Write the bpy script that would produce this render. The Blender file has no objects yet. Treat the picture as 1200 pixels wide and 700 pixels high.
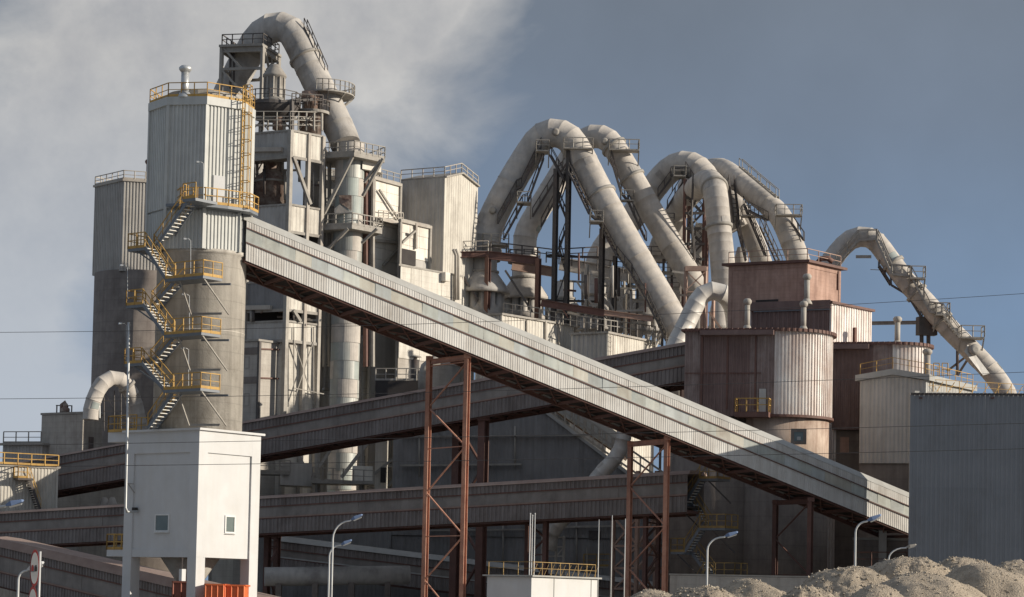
import bpy, math, random
from mathutils import Vector, Matrix
random.seed(7)
R = math.radians
# ------------------------------------------------------------------ camera
FPX, PPY, PITCH, ROLL, CAMZ = 2800.0, 561.0, R(3.0), R(1.2), 2.0
scn = bpy.context.scene
cd = bpy.data.cameras.new('camera'); cam = bpy.data.objects.new('camera', cd)
scn.collection.objects.link(cam); scn.camera = cam
cd.sensor_width = 36; cd.lens = 36*FPX/1200; cd.shift_y = (PPY-350)/1200
cd.clip_start = 1; cd.clip_end = 9000
RM = Matrix.Rotation(math.pi/2+PITCH, 3, 'X') @ Matrix.Rotation(ROLL, 3, 'Z')
cam.location = (0, 0, CAMZ); cam.rotation_euler = RM.to_euler()
# ------------------------------------------------------------------ sky, sun
SUN_AZ, SUN_EL = R(99), R(17)
w = bpy.data.worlds.new("World"); scn.world = w; w.use_nodes = True
nt = w.node_tree; nt.nodes.clear()
def N(nt, t, **k):
    n = nt.nodes.new(t)
    for a, b in k.items():
        if a.startswith('i_'):
            key = a[2:]; n.inputs[int(key) if key.isdigit() else key.replace('_', ' ')].default_value = b
        else: setattr(n, a, b)
    return n
def ramp(nt, fac, stops):
    r = nt.nodes.new('ShaderNodeValToRGB'); e = r.color_ramp.elements
    while len(e) < len(stops): e.new(0.5)
    for q, (p, c) in zip(e, stops):
        q.position = p; q.color = (c[0], c[1], c[2], 1) if hasattr(c, '__len__') else (c, c, c, 1)
    nt.links.new(fac, r.inputs[0]); return r.outputs[0]
def mix(nt, f, a, b, mode='MIX'):
    m = nt.nodes.new('ShaderNodeMix'); m.data_type = 'RGBA'; m.blend_type = mode
    for s, v in ((m.inputs[0], f), (m.inputs[6], a), (m.inputs[7], b)):
        if hasattr(v, 'node'): nt.links.new(v, s)
        elif hasattr(v, '__len__'): s.default_value = (v[0], v[1], v[2], 1)
        else: s.default_value = v if s == m.inputs[0] else (v, v, v, 1)
    return m.outputs[2]
sky = N(nt, 'ShaderNodeTexSky', sky_type='NISHITA', sun_disc=False, sun_elevation=SUN_EL, sun_rotation=SUN_AZ,
        air_density=1.2, dust_density=1.5, ozone_density=2.0)
tc = N(nt, 'ShaderNodeTexCoord')
def wnoise(scale, loc, detail=4, rough=.5, sc=(1, 1, 1), dist=0.0):
    mp = N(nt, 'ShaderNodeMapping'); mp.inputs['Location'].default_value = loc; mp.inputs['Scale'].default_value = sc
    nt.links.new(tc.outputs['Generated'], mp.inputs[0])
    n = N(nt, 'ShaderNodeTexNoise', i_Scale=scale, i_Detail=detail, i_Roughness=rough, i_Distortion=dist)
    nt.links.new(mp.outputs[0], n.inputs['Vector']); return n.outputs[0]
def dirdist(px, py, radius):
    """soft closeness of the view direction to a cloud centre"""
    d = RM @ Vector(((px-600)/FPX, -(py-PPY)/FPX, -1)); d.normalize()
    v = N(nt, 'ShaderNodeVectorMath', operation='DISTANCE'); v.inputs[1].default_value = d
    nt.links.new(tc.outputs['Generated'], v.inputs[0])
    m = N(nt, 'ShaderNodeMapRange', interpolation_type='SMOOTHSTEP')
    nt.links.new(v.outputs['Value'], m.inputs[0])
    m.inputs[1].default_value = 0; m.inputs[2].default_value = radius; m.inputs[3].default_value = 1; m.inputs[4].default_value = 0
    return m.outputs[0]
def math_(op, a, b):
    m = N(nt, 'ShaderNodeMath', operation=op)
    for i, v in enumerate((a, b)):
        if hasattr(v, 'node'): nt.links.new(v, m.inputs[i])
        else: m.inputs[i].default_value = v
    return m.outputs[0]
K = 1/0.10       # background strength 0.10
def kc(c): return (c[0]*K, c[1]*K, c[2]*K)
sep = N(nt, 'ShaderNodeSeparateXYZ'); nt.links.new(tc.outputs['Generated'], sep.inputs[0])
deck = ramp(nt, sep.outputs[2], [(0.0, (.205, .30, .44)), (0.12, (.158, .236, .372)), (0.20, (.150, .185, .25)), (0.27, (.155, .175, .21)), (.55, (.29, .32, .375))])
deckK = mix(nt, 1.0, deck, (K, K, K), 'MULTIPLY')
nb = ramp(nt, wnoise(7, (3, 1, 2), 5, .55), [(.30, .88), (.70, 1.14)])
deckK = mix(nt, 1.0, deckK, nb, 'MULTIPLY')
# a thin veil lets a little of the clear Nishita sky through
deckK = mix(nt, 0.12, deckK, sky.outputs[0])
# pale steam cloud on the left
n1 = wnoise(11, (0.4, 0.2, 0.9), 6, .55, (1, 1, 1.5), .4)
cl = math_('ADD', math_('MULTIPLY', dirdist(330, -50, .155), 1.5), math_('MULTIPLY', dirdist(-90, 330, .15), 1.35))
gate = math_('MINIMUM', math_('ADD', math_('MULTIPLY', cl, 3.0), .08), 1.0)
cl = math_('ADD', cl, math_('MULTIPLY', math_('MULTIPLY', math_('SUBTRACT', n1, .5), 1.6), gate))
mask = ramp(nt, cl, [(.22, 0), (.80, 1)])
soft = ramp(nt, wnoise(16, (5, 2, 1), 6, .6), [(.28, (.33, .34, .365)), (.68, (.57, .56, .54))])
cc = mix(nt, 1.0, soft, (K, K, K), 'MULTIPLY')
# low left part of the cloud is bluish white
lowm = ramp(nt, sep.outputs[2], [(.08, .9), (.22, 0)])
cc = mix(nt, lowm, cc, kc((.42, .47, .54)))
fin = mix(nt, mask, deckK, cc)
bg = N(nt, 'ShaderNodeBackground', i_Strength=0.10); nt.links.new(fin, bg.inputs[0])
out = N(nt, 'ShaderNodeOutputWorld'); nt.links.new(bg.outputs[0], out.inputs[0])
sd = bpy.data.lights.new('sun', 'SUN'); so = bpy.data.objects.new('sun', sd); scn.collection.objects.link(so)
sd.energy = 4.9; sd.angle = R(.5); sd.color = (1, .90, .76)
sv = Vector((math.sin(SUN_AZ)*math.cos(SUN_EL), math.cos(SUN_AZ)*math.cos(SUN_EL), math.sin(SUN_EL)))
so.rotation_euler = sv.to_track_quat('Z', 'Y').to_euler(); so.location = (300, 100, 200)
scn.view_settings.view_transform = 'Standard'; scn.view_settings.look = 'None'
scn.view_settings.exposure = 0.12; scn.view_settings.gamma = 1
# ------------------------------------------------------------------ projection helpers
def ray(px, py): return RM @ Vector(((px-600)/FPX, -(py-PPY)/FPX, -1))
def P(px, py, Y):
    d = ray(px, py); return Vector((d.x*Y/d.y, Y, CAMZ+d.z*Y/d.y))
def proj(p):
    q = RM.transposed() @ (Vector(p)-Vector((0, 0, CAMZ))); return (600-q.x/q.z*FPX, PPY+q.y/q.z*FPX)
def az(a): return Vector((math.sin(R(a)), math.cos(R(a)), 0))
Z3 = Vector((0, 0, 1))
class Plane:
    """vertical wall plane through point o running along azimuth a (s grows along a)"""
    def __init__(s, o, a=None, d=None):
        s.o = Vector((o[0], o[1], 0)); s.d = az(a) if d is None else Vector((d[0], d[1], 0)).normalized()
        n = Vector((s.d.y, -s.d.x, 0)); s.n = n if n.dot(-s.o) > 0 else -n
    def sz(s, px, py):
        r = ray(px, py); t = s.o.dot(s.n)/r.dot(s.n); h = Vector((0, 0, CAMZ))+r*t
        return ((h-s.o).dot(s.d), h.z)
    def pt(s, u, z, off=0): return s.o+s.d*u+s.n*off+Z3*z
    def at(s, px, py, off=0): u, z = s.sz(px, py); return s.pt(u, z, off)
# ------------------------------------------------------------------ mesh builder
class MB:
    def __init__(s): s.v = []; s.f = []
    def add(s, vs, fs):
        b = len(s.v); s.v += [tuple(v) for v in vs]; s.f += [tuple(b+i for i in f) for f in fs]; return s
    def hexa(s, a, b):   # two quads a (4 pts) and b (4 pts)
        return s.add(list(a)+list(b), [(3, 2, 1, 0), (4, 5, 6, 7), (0, 1, 5, 4), (1, 2, 6, 5), (2, 3, 7, 6), (3, 0, 4, 7)])
    def bar(s, a, b, w=.1, h=None, up=None):
        a = Vector(a); b = Vector(b); h = h or w; d = (b-a)
        if d.length < 1e-6: return s
        d.normalize(); u = up or Z3
        if abs(d.dot(u)) > .98: u = Vector((.6, .8, 0))
        x = d.cross(u).normalized()*w/2; y = x.cross(d).normalized()*h/2
        return s.hexa([a-x-y, a+x-y, a+x+y, a-x+y], [b-x-y, b+x-y, b+x+y, b-x+y])
    def ibeam(s, a, b, w, h):
        a = Vector(a); b = Vector(b); up = Z3
        if abs((b-a).normalized().dot(up)) > .98: up = Vector((.6, .8, 0))
        x = (b-a).normalized().cross(up).normalized(); y = x.cross((b-a).normalized()).normalized()
        s.bar(a+y*h*.45, b+y*h*.45, w, h*.1, up); s.bar(a-y*h*.45, b-y*h*.45, w, h*.1, up); s.bar(a, b, w*.16, h*.8, up); return s
    def box(s, c, dx, dy, dz, a=0):
        """c = centre of base; dx along azimuth a, dy across"""
        c = Vector(c); x = az(a)*dx/2; y = az(a+90)*dy/2; z = Z3*dz
        return s.hexa([c-x-y, c+x-y, c+x+y, c-x+y], [c-x-y+z, c+x-y+z, c+x+y+z, c-x+y+z])
    def slab(s, pl, u0, u1, z0, z1, o0, o1):
        return s.hexa([pl.pt(u0, z0, o0), pl.pt(u1, z0, o0), pl.pt(u1, z1, o0), pl.pt(u0, z1, o0)],
                      [pl.pt(u0, z0, o1), pl.pt(u1, z0, o1), pl.pt(u1, z1, o1), pl.pt(u0, z1, o1)])
    def prism(s, pts, z0, z1):
        n = len(pts)
        a = [Vector((p[0], p[1], z0 if not callable(z0) else z0(p))) for p in pts]
        b = [Vector((p[0], p[1], z1 if not callable(z1) else z1(p))) for p in pts]
        return s.add(a+b, [tuple(range(n))[::-1], tuple(range(n, 2*n))]+[(i, (i+1) % n, n+(i+1) % n, n+i) for i in range(n)])
    def lathe(s, c, prof, n=32, ax=Z3, a0=0):
        """prof: list of (r, h) along axis ax from c"""
        c = Vector(c); ax = Vector(ax).normalized()
        t = Vector((1, 0, 0)) if abs(ax.x) < .9 else Vector((0, 1, 0))
        x = ax.cross(t).normalized(); y = ax.cross(x); b = len(s.v)
        for r, h in prof:
            for i in range(n):
                q = 2*math.pi*i/n+a0; s.v.append(tuple(c+ax*h+(x*math.cos(q)+y*math.sin(q))*max(r, .001)))
        for k in range(len(prof)-1):
            for i in range(n):
                j = (i+1) % n; s.f.append((b+k*n+i, b+k*n+j, b+(k+1)*n+j, b+(k+1)*n+i))
        s.f.append(tuple(b+i for i in range(n))[::-1]); s.f.append(tuple(b+(len(prof)-1)*n+i for i in range(n))); return s
    def tube(s, pts, r, n=8, cap=True):
        pts = [Vector(p) for p in pts]; b = len(s.v); m = len(pts); x = None
        for k, p in enumerate(pts):
            d = (pts[min(k+1, m-1)]-pts[max(k-1, 0)]).normalized()
            if x is None:
                t = Z3 if abs(d.z) < .9 else Vector((1, 0, 0)); x = d.cross(t).normalized()
            else: x = (x-d*x.dot(d)).normalized()
            y = d.cross(x); rr = r[k] if hasattr(r, '__len__') else r
            for i in range(n):
                q = 2*math.pi*i/n; s.v.append(tuple(p+(x*math.cos(q)+y*math.sin(q))*rr))
        for k in range(m-1):
            for i in range(n):
                j = (i+1) % n; s.f.append((b+k*n+i, b+k*n+j, b+(k+1)*n+j, b+(k+1)*n+i))
        if cap: s.f.append(tuple(b+i for i in range(n))[::-1]); s.f.append(tuple(b+(m-1)*n+i for i in range(n)))
        return s
    def corr(s, path, zb, zt, pitch=.3, depth=.06, out=0.0, side=1, cyc=(0, .12, .5, .62)):
        """corrugated sheet along a 2D path; zb/zt numbers or functions of the path fraction"""
        pts = [Vector((p[0], p[1], 0)) for p in path]
        L = [0]
        for i in range(1, len(pts)): L.append(L[-1]+(pts[i]-pts[i-1]).length)
        T = L[-1]; n = max(1, round(T/pitch)); pt_ = T/n
        us = []
        for k in range(n):
            for c, o in zip(cyc, (0, 1, 1, 0)): us.append(((k+c)*pt_, o))
        us.append((T, 0)); i = 0; b = len(s.v)
        for u, o in us:
            while i < len(L)-2 and u > L[i+1]+1e-9: i += 1
            d = (pts[i+1]-pts[i]).normalized(); nn = Vector((d.y, -d.x, 0))*side
            p = pts[i]+d*(u-L[i])+nn*(out+o*depth); t = u/T
            s.v.append((p.x, p.y, zb(t) if callable(zb) else zb)); s.v.append((p.x, p.y, zt(t) if callable(zt) else zt))
        for k in range(len(us)-1): s.f.append((b+2*k, b+2*k+2, b+2*k+3, b+2*k+1))
        return s
    def build(s, name, mat, parent=None, smooth=False):
        me = bpy.data.meshes.new(name); me.from_pydata(s.v, [], s.f); me.update()
        if smooth:
            for p in me.polygons: p.use_smooth = len(p.vertices) == 4
        me.materials.append(mat); return link(name, me, parent)
def link(name, me, parent=None, loc=None):
    o = bpy.data.objects.new(name, me); scn.collection.objects.link(o)
    if loc is not None: o.location = loc
    if parent is not None:
        o.parent = parent
        o.matrix_parent_inverse = Matrix.Translation(-(wloc(parent)))
    return o
def wloc(o):
    v = Vector(o.location)
    if o.parent is not None:
        v = wloc(o.parent)+v+o.matrix_parent_inverse.translation
    return v
def thing(name, label, cat, loc=(0, 0, 0), group=None):
    o = link(name, None, None, Vector(loc)); o['label'] = label; o['category'] = cat
    if group: o['group'] = group
    return o
def tag(o, label, cat, group=None):
    o['label'] = label; o['category'] = cat
    if group: o['group'] = group
    return o
# ------------------------------------------------------------------ materials
def mat(name, col, col2=None, scale=1.5, streak=0.0, rough=.75, metal=0.0, bump=.0, bscale=30, dirt=None, dirt_amt=.0,
        dscale=.35, rand=.06, course=None):
    m = bpy.data.materials.new(name); m.use_nodes = True; t = m.node_tree; t.nodes.clear()
    o = N(t, 'ShaderNodeOutputMaterial'); b = N(t, 'ShaderNodeBsdfPrincipled'); t.links.new(b.outputs[0], o.inputs[0])
    g = N(t, 'ShaderNodeNewGeometry')
    def noise(sc, vec=(1, 1, 1), det=5, rg=.6, off=0):
        mp = N(t, 'ShaderNodeMapping'); mp.inputs['Scale'].default_value = vec; mp.inputs['Location'].default_value = (off, off*.7, off*.3)
        t.links.new(g.outputs['Position'], mp.inputs[0])
        n = N(t, 'ShaderNodeTexNoise', i_Scale=sc, i_Detail=det, i_Roughness=rg); t.links.new(mp.outputs[0], n.inputs['Vector']); return n.outputs[0]
    c2 = col2 or tuple(c*.82 for c in col)
    c = mix(t, ramp(t, noise(scale), [(.32, 0), (.68, 1)]), col, c2)
    if streak:
        st = ramp(t, noise(2.2, (1, 1, .06), 6, .65, 11), [(.42, 0), (.75, 1)])
        mm = N(t, 'ShaderNodeMath', operation='MULTIPLY'); t.links.new(st, mm.inputs[0]); mm.inputs[1].default_value = streak
        c = mix(t, mm.outputs[0], c, dirt or tuple(x*.45 for x in col))
    if dirt_amt:
        dm = ramp(t, noise(dscale, (1, 1, .6), 8, .7, 5), [(.5, 0), (.66, dirt_amt)])
        c = mix(t, dm, c, dirt or tuple(x*.45 for x in col))
    if course:      # faint horizontal pour or course lines every `course` metres
        mp = N(t, 'ShaderNodeSeparateXYZ'); t.links.new(g.outputs['Position'], mp.inputs[0])
        d = N(t, 'ShaderNodeMath', operation='DIVIDE'); t.links.new(mp.outputs[2], d.inputs[0]); d.inputs[1].default_value = course
        fr = N(t, 'ShaderNodeMath', operation='FRACT'); t.links.new(d.outputs[0], fr.inputs[0])
        c = mix(t, 1.0, c, ramp(t, fr.outputs[0], [(0, .74), (.05, .95), (.12, 1), (1, .97)]), 'MULTIPLY')
    if rand:
        oi = N(t, 'ShaderNodeObjectInfo')
        c = mix(t, 1.0, c, ramp(t, oi.outputs['Random'], [(0, 1-rand), (1, 1+rand)]), 'MULTIPLY')
    t.links.new(c, b.inputs['Base Color'])
    b.inputs['Roughness'].default_value = rough; b.inputs['Metallic'].default_value = metal
    if bump:
        bn = N(t, 'ShaderNodeBump', i_Strength=bump, i_Distance=.06); t.links.new(noise(bscale, det=4), bn.inputs['Height']); t.links.new(bn.outputs[0], b.inputs['Normal'])
    return m
M = {}
M['clad_light'] = mat('pale_cladding', (.56, .56, .53), (.47, .47, .45), 1.2, .35, .5, dirt=(.26, .23, .2), dirt_amt=.25)
M['clad_tower'] = mat('tower_cladding', (.54, .55, .52), (.46, .47, .45), .9, .25, .42, dirt=(.28, .27, .25), dirt_amt=.15)
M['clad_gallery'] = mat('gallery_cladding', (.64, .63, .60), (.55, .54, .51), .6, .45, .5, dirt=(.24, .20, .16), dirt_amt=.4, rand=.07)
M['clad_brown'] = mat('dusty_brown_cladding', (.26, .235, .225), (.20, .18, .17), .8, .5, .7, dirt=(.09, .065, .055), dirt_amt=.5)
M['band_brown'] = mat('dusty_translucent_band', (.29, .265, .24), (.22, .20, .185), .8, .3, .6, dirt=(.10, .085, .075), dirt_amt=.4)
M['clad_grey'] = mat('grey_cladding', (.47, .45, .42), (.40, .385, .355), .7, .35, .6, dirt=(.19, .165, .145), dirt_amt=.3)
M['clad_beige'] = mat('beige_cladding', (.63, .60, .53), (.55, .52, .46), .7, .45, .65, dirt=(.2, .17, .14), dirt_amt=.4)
M['clad_blue'] = mat('bluish_cladding', (.225, .24, .26), (.20, .215, .232), .5, .2, .55, dirt=(.13, .125, .125), dirt_amt=.3)
M['clad_dark'] = mat('dark_grey_cladding', (.26, .255, .252), (.21, .205, .203), .5, .4, .7, dirt=(.08, .075, .07), dirt_amt=.4)
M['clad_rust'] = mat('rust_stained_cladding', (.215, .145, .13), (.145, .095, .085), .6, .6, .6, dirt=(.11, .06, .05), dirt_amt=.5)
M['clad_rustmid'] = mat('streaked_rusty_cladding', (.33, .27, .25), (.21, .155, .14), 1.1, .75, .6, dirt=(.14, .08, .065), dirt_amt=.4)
M['clad_rustlit'] = mat('sunlit_rusty_cladding', (.82, .79, .75), (.68, .60, .54), .9, .55, .45, dirt=(.34, .20, .15), dirt_amt=.35)  # paler copy for sunlit faces, their brightness put into the colour
M['roof_pink'] = mat('dusty_pink_roof', (.33, .25, .21), (.26, .19, .16), .8, .3, .8, dirt=(.2, .12, .1), dirt_amt=.4)
M['roof_pale'] = mat('pale_roof_sheet', (.42, .42, .40), (.36, .36, .34), .8, .2, .5, dirt=(.22, .2, .18), dirt_amt=.3)
M['concrete'] = mat('stained_concrete', (.60, .565, .50), (.46, .43, .385), .7, .55, .9, bump=.35, bscale=9, dirt=(.19, .165, .135), dirt_amt=.6, dscale=.28, course=1.25)
M['concrete_dark'] = mat('dark_shaded_concrete', (.24, .21, .185), (.18, .155, .14), .7, .5, .9, bump=.3, bscale=9, dirt=(.10, .08, .07), dirt_amt=.5, course=1.25)  # dark stained concrete; on the lower rusty-silo shaft it is painted shade
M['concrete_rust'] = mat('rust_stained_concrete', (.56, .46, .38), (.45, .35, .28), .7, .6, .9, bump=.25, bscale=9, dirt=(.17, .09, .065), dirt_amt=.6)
M['white'] = mat('white_render', (.61, .615, .615), (.55, .555, .555), .5, .28, .8, bump=.12, bscale=14, dirt=(.50, .48, .44), dirt_amt=.25, rand=0)
M['block'] = mat('pale_blockwork', (.50, .47, .42), (.42, .39, .35), .9, .45, .9, bump=.3, bscale=8, dirt=(.19, .16, .135), dirt_amt=.4, course=.55)
M['blockpale'] = mat('whitewashed_blockwork', (.72, .69, .62), (.62, .59, .53), .7, .45, .9, bump=.3, bscale=8, dirt=(.28, .25, .21), dirt_amt=.4, course=.6)
M['brick'] = mat('rust_dusted_brick', (.50, .335, .27), (.42, .27, .21), .9, .5, .9, bump=.3, bscale=14, dirt=(.13, .07, .055), dirt_amt=.5, course=.35)
M['panel'] = mat('cream_panel', (.76, .73, .66), (.68, .65, .58), .6, .4, .75, dirt=(.34, .29, .24), dirt_amt=.35, rand=.05)
M['duct'] = mat('dust_coated_duct', (.55, .51, .46), (.42, .39, .355), .9, .35, .8, bump=.2, bscale=5, dirt=(.27, .25, .23), dirt_amt=.4, dscale=.5, rand=.02)
M['duct_grey'] = mat('grey_dusty_duct', (.47, .445, .41), (.39, .37, .345), .9, .3, .8, bump=.2, bscale=5, dirt=(.17, .155, .145), dirt_amt=.6, dscale=.5, rand=.04)
M['duct_metal'] = mat('bare_sheet_duct', (.62, .60, .56), (.52, .50, .47), 1.2, .25, .55, .1, bump=.2, bscale=4, dirt=(.3, .28, .26), dirt_amt=.4, rand=.08)
M['panel_metal'] = mat('patchy_duct_lagging', (.44, .45, .42), (.34, .36, .35), .8, .3, .55, .2, dirt=(.25, .23, .2), dirt_amt=.4, rand=.16)
M['steel_dark'] = mat('dark_dusty_steel', (.10, .09, .085), (.07, .063, .06), 2, .0, .7, dirt=(.14, .08, .06), dirt_amt=.4)
M['steel_grey'] = mat('grey_dusty_steel', (.36, .34, .305), (.28, .26, .23), 2, 0, .75, dirt=(.13, .10, .085), dirt_amt=.4)
M['steel_pale'] = mat('pale_dusty_steel', (.44, .41, .36), (.36, .33, .29), 2, 0, .75, dirt=(.22, .16, .13), dirt_amt=.4)
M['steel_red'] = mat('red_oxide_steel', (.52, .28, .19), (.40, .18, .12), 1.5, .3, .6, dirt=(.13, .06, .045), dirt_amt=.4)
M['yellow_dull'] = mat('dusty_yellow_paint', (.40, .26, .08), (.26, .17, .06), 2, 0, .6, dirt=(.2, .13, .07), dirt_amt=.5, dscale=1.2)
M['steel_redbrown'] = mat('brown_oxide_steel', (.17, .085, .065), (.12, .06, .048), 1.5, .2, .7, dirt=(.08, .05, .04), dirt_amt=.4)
M['steel_pink'] = mat('dusty_pink_steel', (.42, .29, .23), (.33, .22, .17), 1.5, .2, .75, dirt=(.2, .12, .09), dirt_amt=.3)
M['steel_blue'] = mat('blue_grey_steel', (.17, .19, .215), (.14, .155, .175), 2, 0, .5)
M['yellow'] = mat('yellow_paint', (.58, .35, .09), (.40, .25, .07), 2, .3, .7, dirt=(.26, .15, .06), dirt_amt=.55, dscale=1.2)
M['tread'] = mat('galvanised_grating', (.62, .61, .57), (.50, .49, .46), 2, 0, .6, .1)
M['galv'] = mat('galvanised_steel', (.55, .57, .57), (.45, .46, .47), 2, 0, .4, .5)
M['pole'] = mat('pale_painted_pole', (.55, .56, .56), (.46, .47, .47), 2, .1, .45)
M['void'] = mat('unlit_interior', (.05, .045, .042), (.035, .03, .03), 1, 0, .9, rand=0)
M['glass'] = mat('window_glass', (.17, .205, .20), (.12, .15, .145), .6, 0, .12, rand=.1)
M['frame'] = mat('white_window_frame', (.75, .75, .73), None, 2, 0, .5)
M['vessel'] = mat('peeling_vessel', (.40, .35, .30), (.17, .10, .08), 1.6, .3, .85, bump=.3, bscale=6, dirt=(.12, .07, .055), dirt_amt=.9, dscale=.9)
M['lag_green'] = mat('greenish_duct_lagging', (.40, .45, .42), (.30, .34, .33), .8, .3, .6, dirt=(.25, .23, .2), dirt_amt=.4, rand=.1)
M['refractory'] = mat('pinkish_brick_vessel', (.36, .26, .21), (.28, .2, .16), 1.6, .2, .9, dirt=(.2, .12, .1), dirt_amt=.5)
M['orange'] = mat('orange_paint', (.72, .17, .045), (.6, .13, .04), 1.2, .3, .5, dirt=(.3, .1, .05), dirt_amt=.4)
M['rustred'] = mat('weathered_red_paint', (.30, .10, .065), (.22, .075, .05), 1.2, .4, .7, dirt=(.12, .06, .05), dirt_amt=.5)
M['rubber'] = mat('tyre_rubber', (.03, .03, .03), None, 2, 0, .8)
M['lampblue'] = mat('blue_grey_lamp_shell', (.16, .22, .36), (.13, .19, .32), 2, 0, .35)
M['signwhite'] = mat('sign_shaded_white', (.45, .45, .44), None, 2, 0, .4)  # white greyed down so the road sign reads as shaded
M['signred'] = mat('sign_red', (.26, .045, .04), None, 2, 0, .4)
M['signblack'] = mat('sign_black', (.03, .03, .03), None, 2, 0, .4)
M['gravel'] = mat('sandy_gravel', (.47, .40, .31), (.36, .30, .23), 5.5, 0, .95, bump=1.0, bscale=22, dirt=(.20, .165, .125), dirt_amt=.6, dscale=2.6, rand=.05)
M['stone'] = mat('pale_stones', (.50, .44, .35), (.20, .17, .135), 6, 0, .9, rand=0)
M['ground'] = mat('dusty_ground', (.33, .30, .255), (.26, .235, .20), .3, 0, .95, bump=.5, bscale=4, dirt=(.11, .095, .08), dirt_amt=.5, rand=0)
M['wire'] = mat('cable_sheath', (.035, .035, .04), None, 2, 0, .6)
# translucent glazing panes: pale greenish polyester with wrinkled reflections
def pane_mat():
    m = mat('weathered_polyester_pane', (.56, .58, .53), (.40, .44, .42), .55, .35, .30, bump=.25, bscale=.9, dirt=(.23, .2, .16), dirt_amt=.35, rand=.16)
    return m
M['pane'] = pane_mat()
M['pane_b'] = mat('bluish_polyester_pane', (.52, .555, .55), (.41, .44, .43), .5, .4, .28, bump=.25, bscale=.9, dirt=(.23, .2, .16), dirt_amt=.35, rand=.15)
M['pane_c'] = mat('yellowed_polyester_pane', (.57, .56, .49), (.46, .45, .39), .5, .4, .4, bump=.2, bscale=.9, dirt=(.26, .2, .15), dirt_amt=.45, rand=.15)
# ------------------------------------------------------------------ generic pieces
def lerp(a, b, t): return a+(b-a)*t
def railing(parent, pts, h=1.1, m=None, spacing=1.3, r=.035, toe=True, name='railing'):
    b = MB(); pts = [Vector(p) for p in pts]
    for a, c in zip(pts, pts[1:]):
        L = (c-a).length
        if L < .05: continue
        n = max(1, round(L/spacing))
        for i in range(n+1):
            q = a.lerp(c, i/n); b.bar(q, q+Z3*h, 2*r, 2*r)
        b.bar(a+Z3*h, c+Z3*h, 2*r); b.bar(a+Z3*h*.52, c+Z3*h*.52, 1.5*r)
        if toe: b.bar(a+Z3*.10, c+Z3*.10, .03, .20)
    return b.build(name, m or M['yellow'], parent)
_tread = {}
def tread_mesh(wd, m):
    k = (round(wd, 2), m.name)
    if k not in _tread:
        b = MB(); b.hexa([Vector((-.14, -wd/2, -.03)), Vector((.14, -wd/2, -.03)), Vector((.14, wd/2, -.03)), Vector((-.14, wd/2, -.03))],
                         [Vector((-.14, -wd/2, .03)), Vector((.14, -wd/2, .03)), Vector((.14, wd/2, .03)), Vector((-.14, wd/2, .03))])
        me = bpy.data.meshes.new('tread'); me.from_pydata(b.v, [], b.f); me.materials.append(m); _tread[k] = me
    return _tread[k]
def flight(parent, a, b, wd=.8, msteel=None, mrail=None, mtread=None, step=.22, individual=True):
    """stair flight from a (top) to b (bottom) as part stair_flight, with treads and handrails under it"""
    a = Vector(a); b = Vector(b); d = (b-a); hd = Vector((d.x, d.y, 0)).normalized(); sdv = Vector((hd.y, -hd.x, 0))*wd/2
    mb = MB()
    for s in (-1, 1): mb.bar(a+sdv*s, b+sdv*s, .06, .26)
    n = max(2, int(abs(d.z)/step)); tp = []
    for i in range(n): tp.append(a.lerp(b, (i+.5)/n)+Z3*.02)
    if not individual:
        for p in tp: mb.bar(p-sdv, p+sdv, .26, .05)
    fl = mb.build('stair_flight', msteel or M['steel_blue'], parent)
    if individual:
        tm = tread_mesh(wd, mtread or M['tread'])
        for p in tp:
            o = bpy.data.objects.new('tread', tm); scn.collection.objects.link(o); o.parent = fl
            o.location = p; o.rotation_euler = (0, 0, math.atan2(hd.y, hd.x))
            o.matrix_parent_inverse = Matrix.Translation(-wloc(fl))
    rb = MB()
    for s in (-1, 1):
        aa = a+sdv*s; bb = b+sdv*s; m_ = max(2, round(d.length/1.3))
        rb.bar(aa+Z3*1.1, bb+Z3*1.1, .055); rb.bar(aa+Z3*.55, bb+Z3*.55, .04)
        for i in range(m_+1): q = aa.lerp(bb, i/m_); rb.bar(q, q+Z3*1.1, .04)
    rb.build('handrail', mrail or M['yellow'], fl)
    return fl
def access_stair(parent, a, b, wd=.9, m=None, rail=True):
    a = Vector(a); b = Vector(b); d = b-a; hd = Vector((d.x, d.y, 0))
    hd = hd.normalized() if hd.length > .2 else Vector((1, 0, 0)); sdv = Vector((hd.y, -hd.x, 0))*wd/2
    mb = MB()
    for s in (-1, 1):
        mb.bar(a+sdv*s, b+sdv*s, .10, .2)
        if rail:
            mb.bar(a+sdv*s+Z3*1.0, b+sdv*s+Z3*1.0, .08)
            n = max(2, round(d.length/1.6))
            for i in range(n+1): q = a.lerp(b, i/n)+sdv*s; mb.bar(q, q+Z3*1.0, .07)
    n = max(3, int(d.length/.55))
    for i in range(n): q = a.lerp(b, (i+.5)/n); mb.bar(q-sdv, q+sdv, .2, .06)
    return mb.build('access_stair', m or M['steel_dark'], parent)
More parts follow.
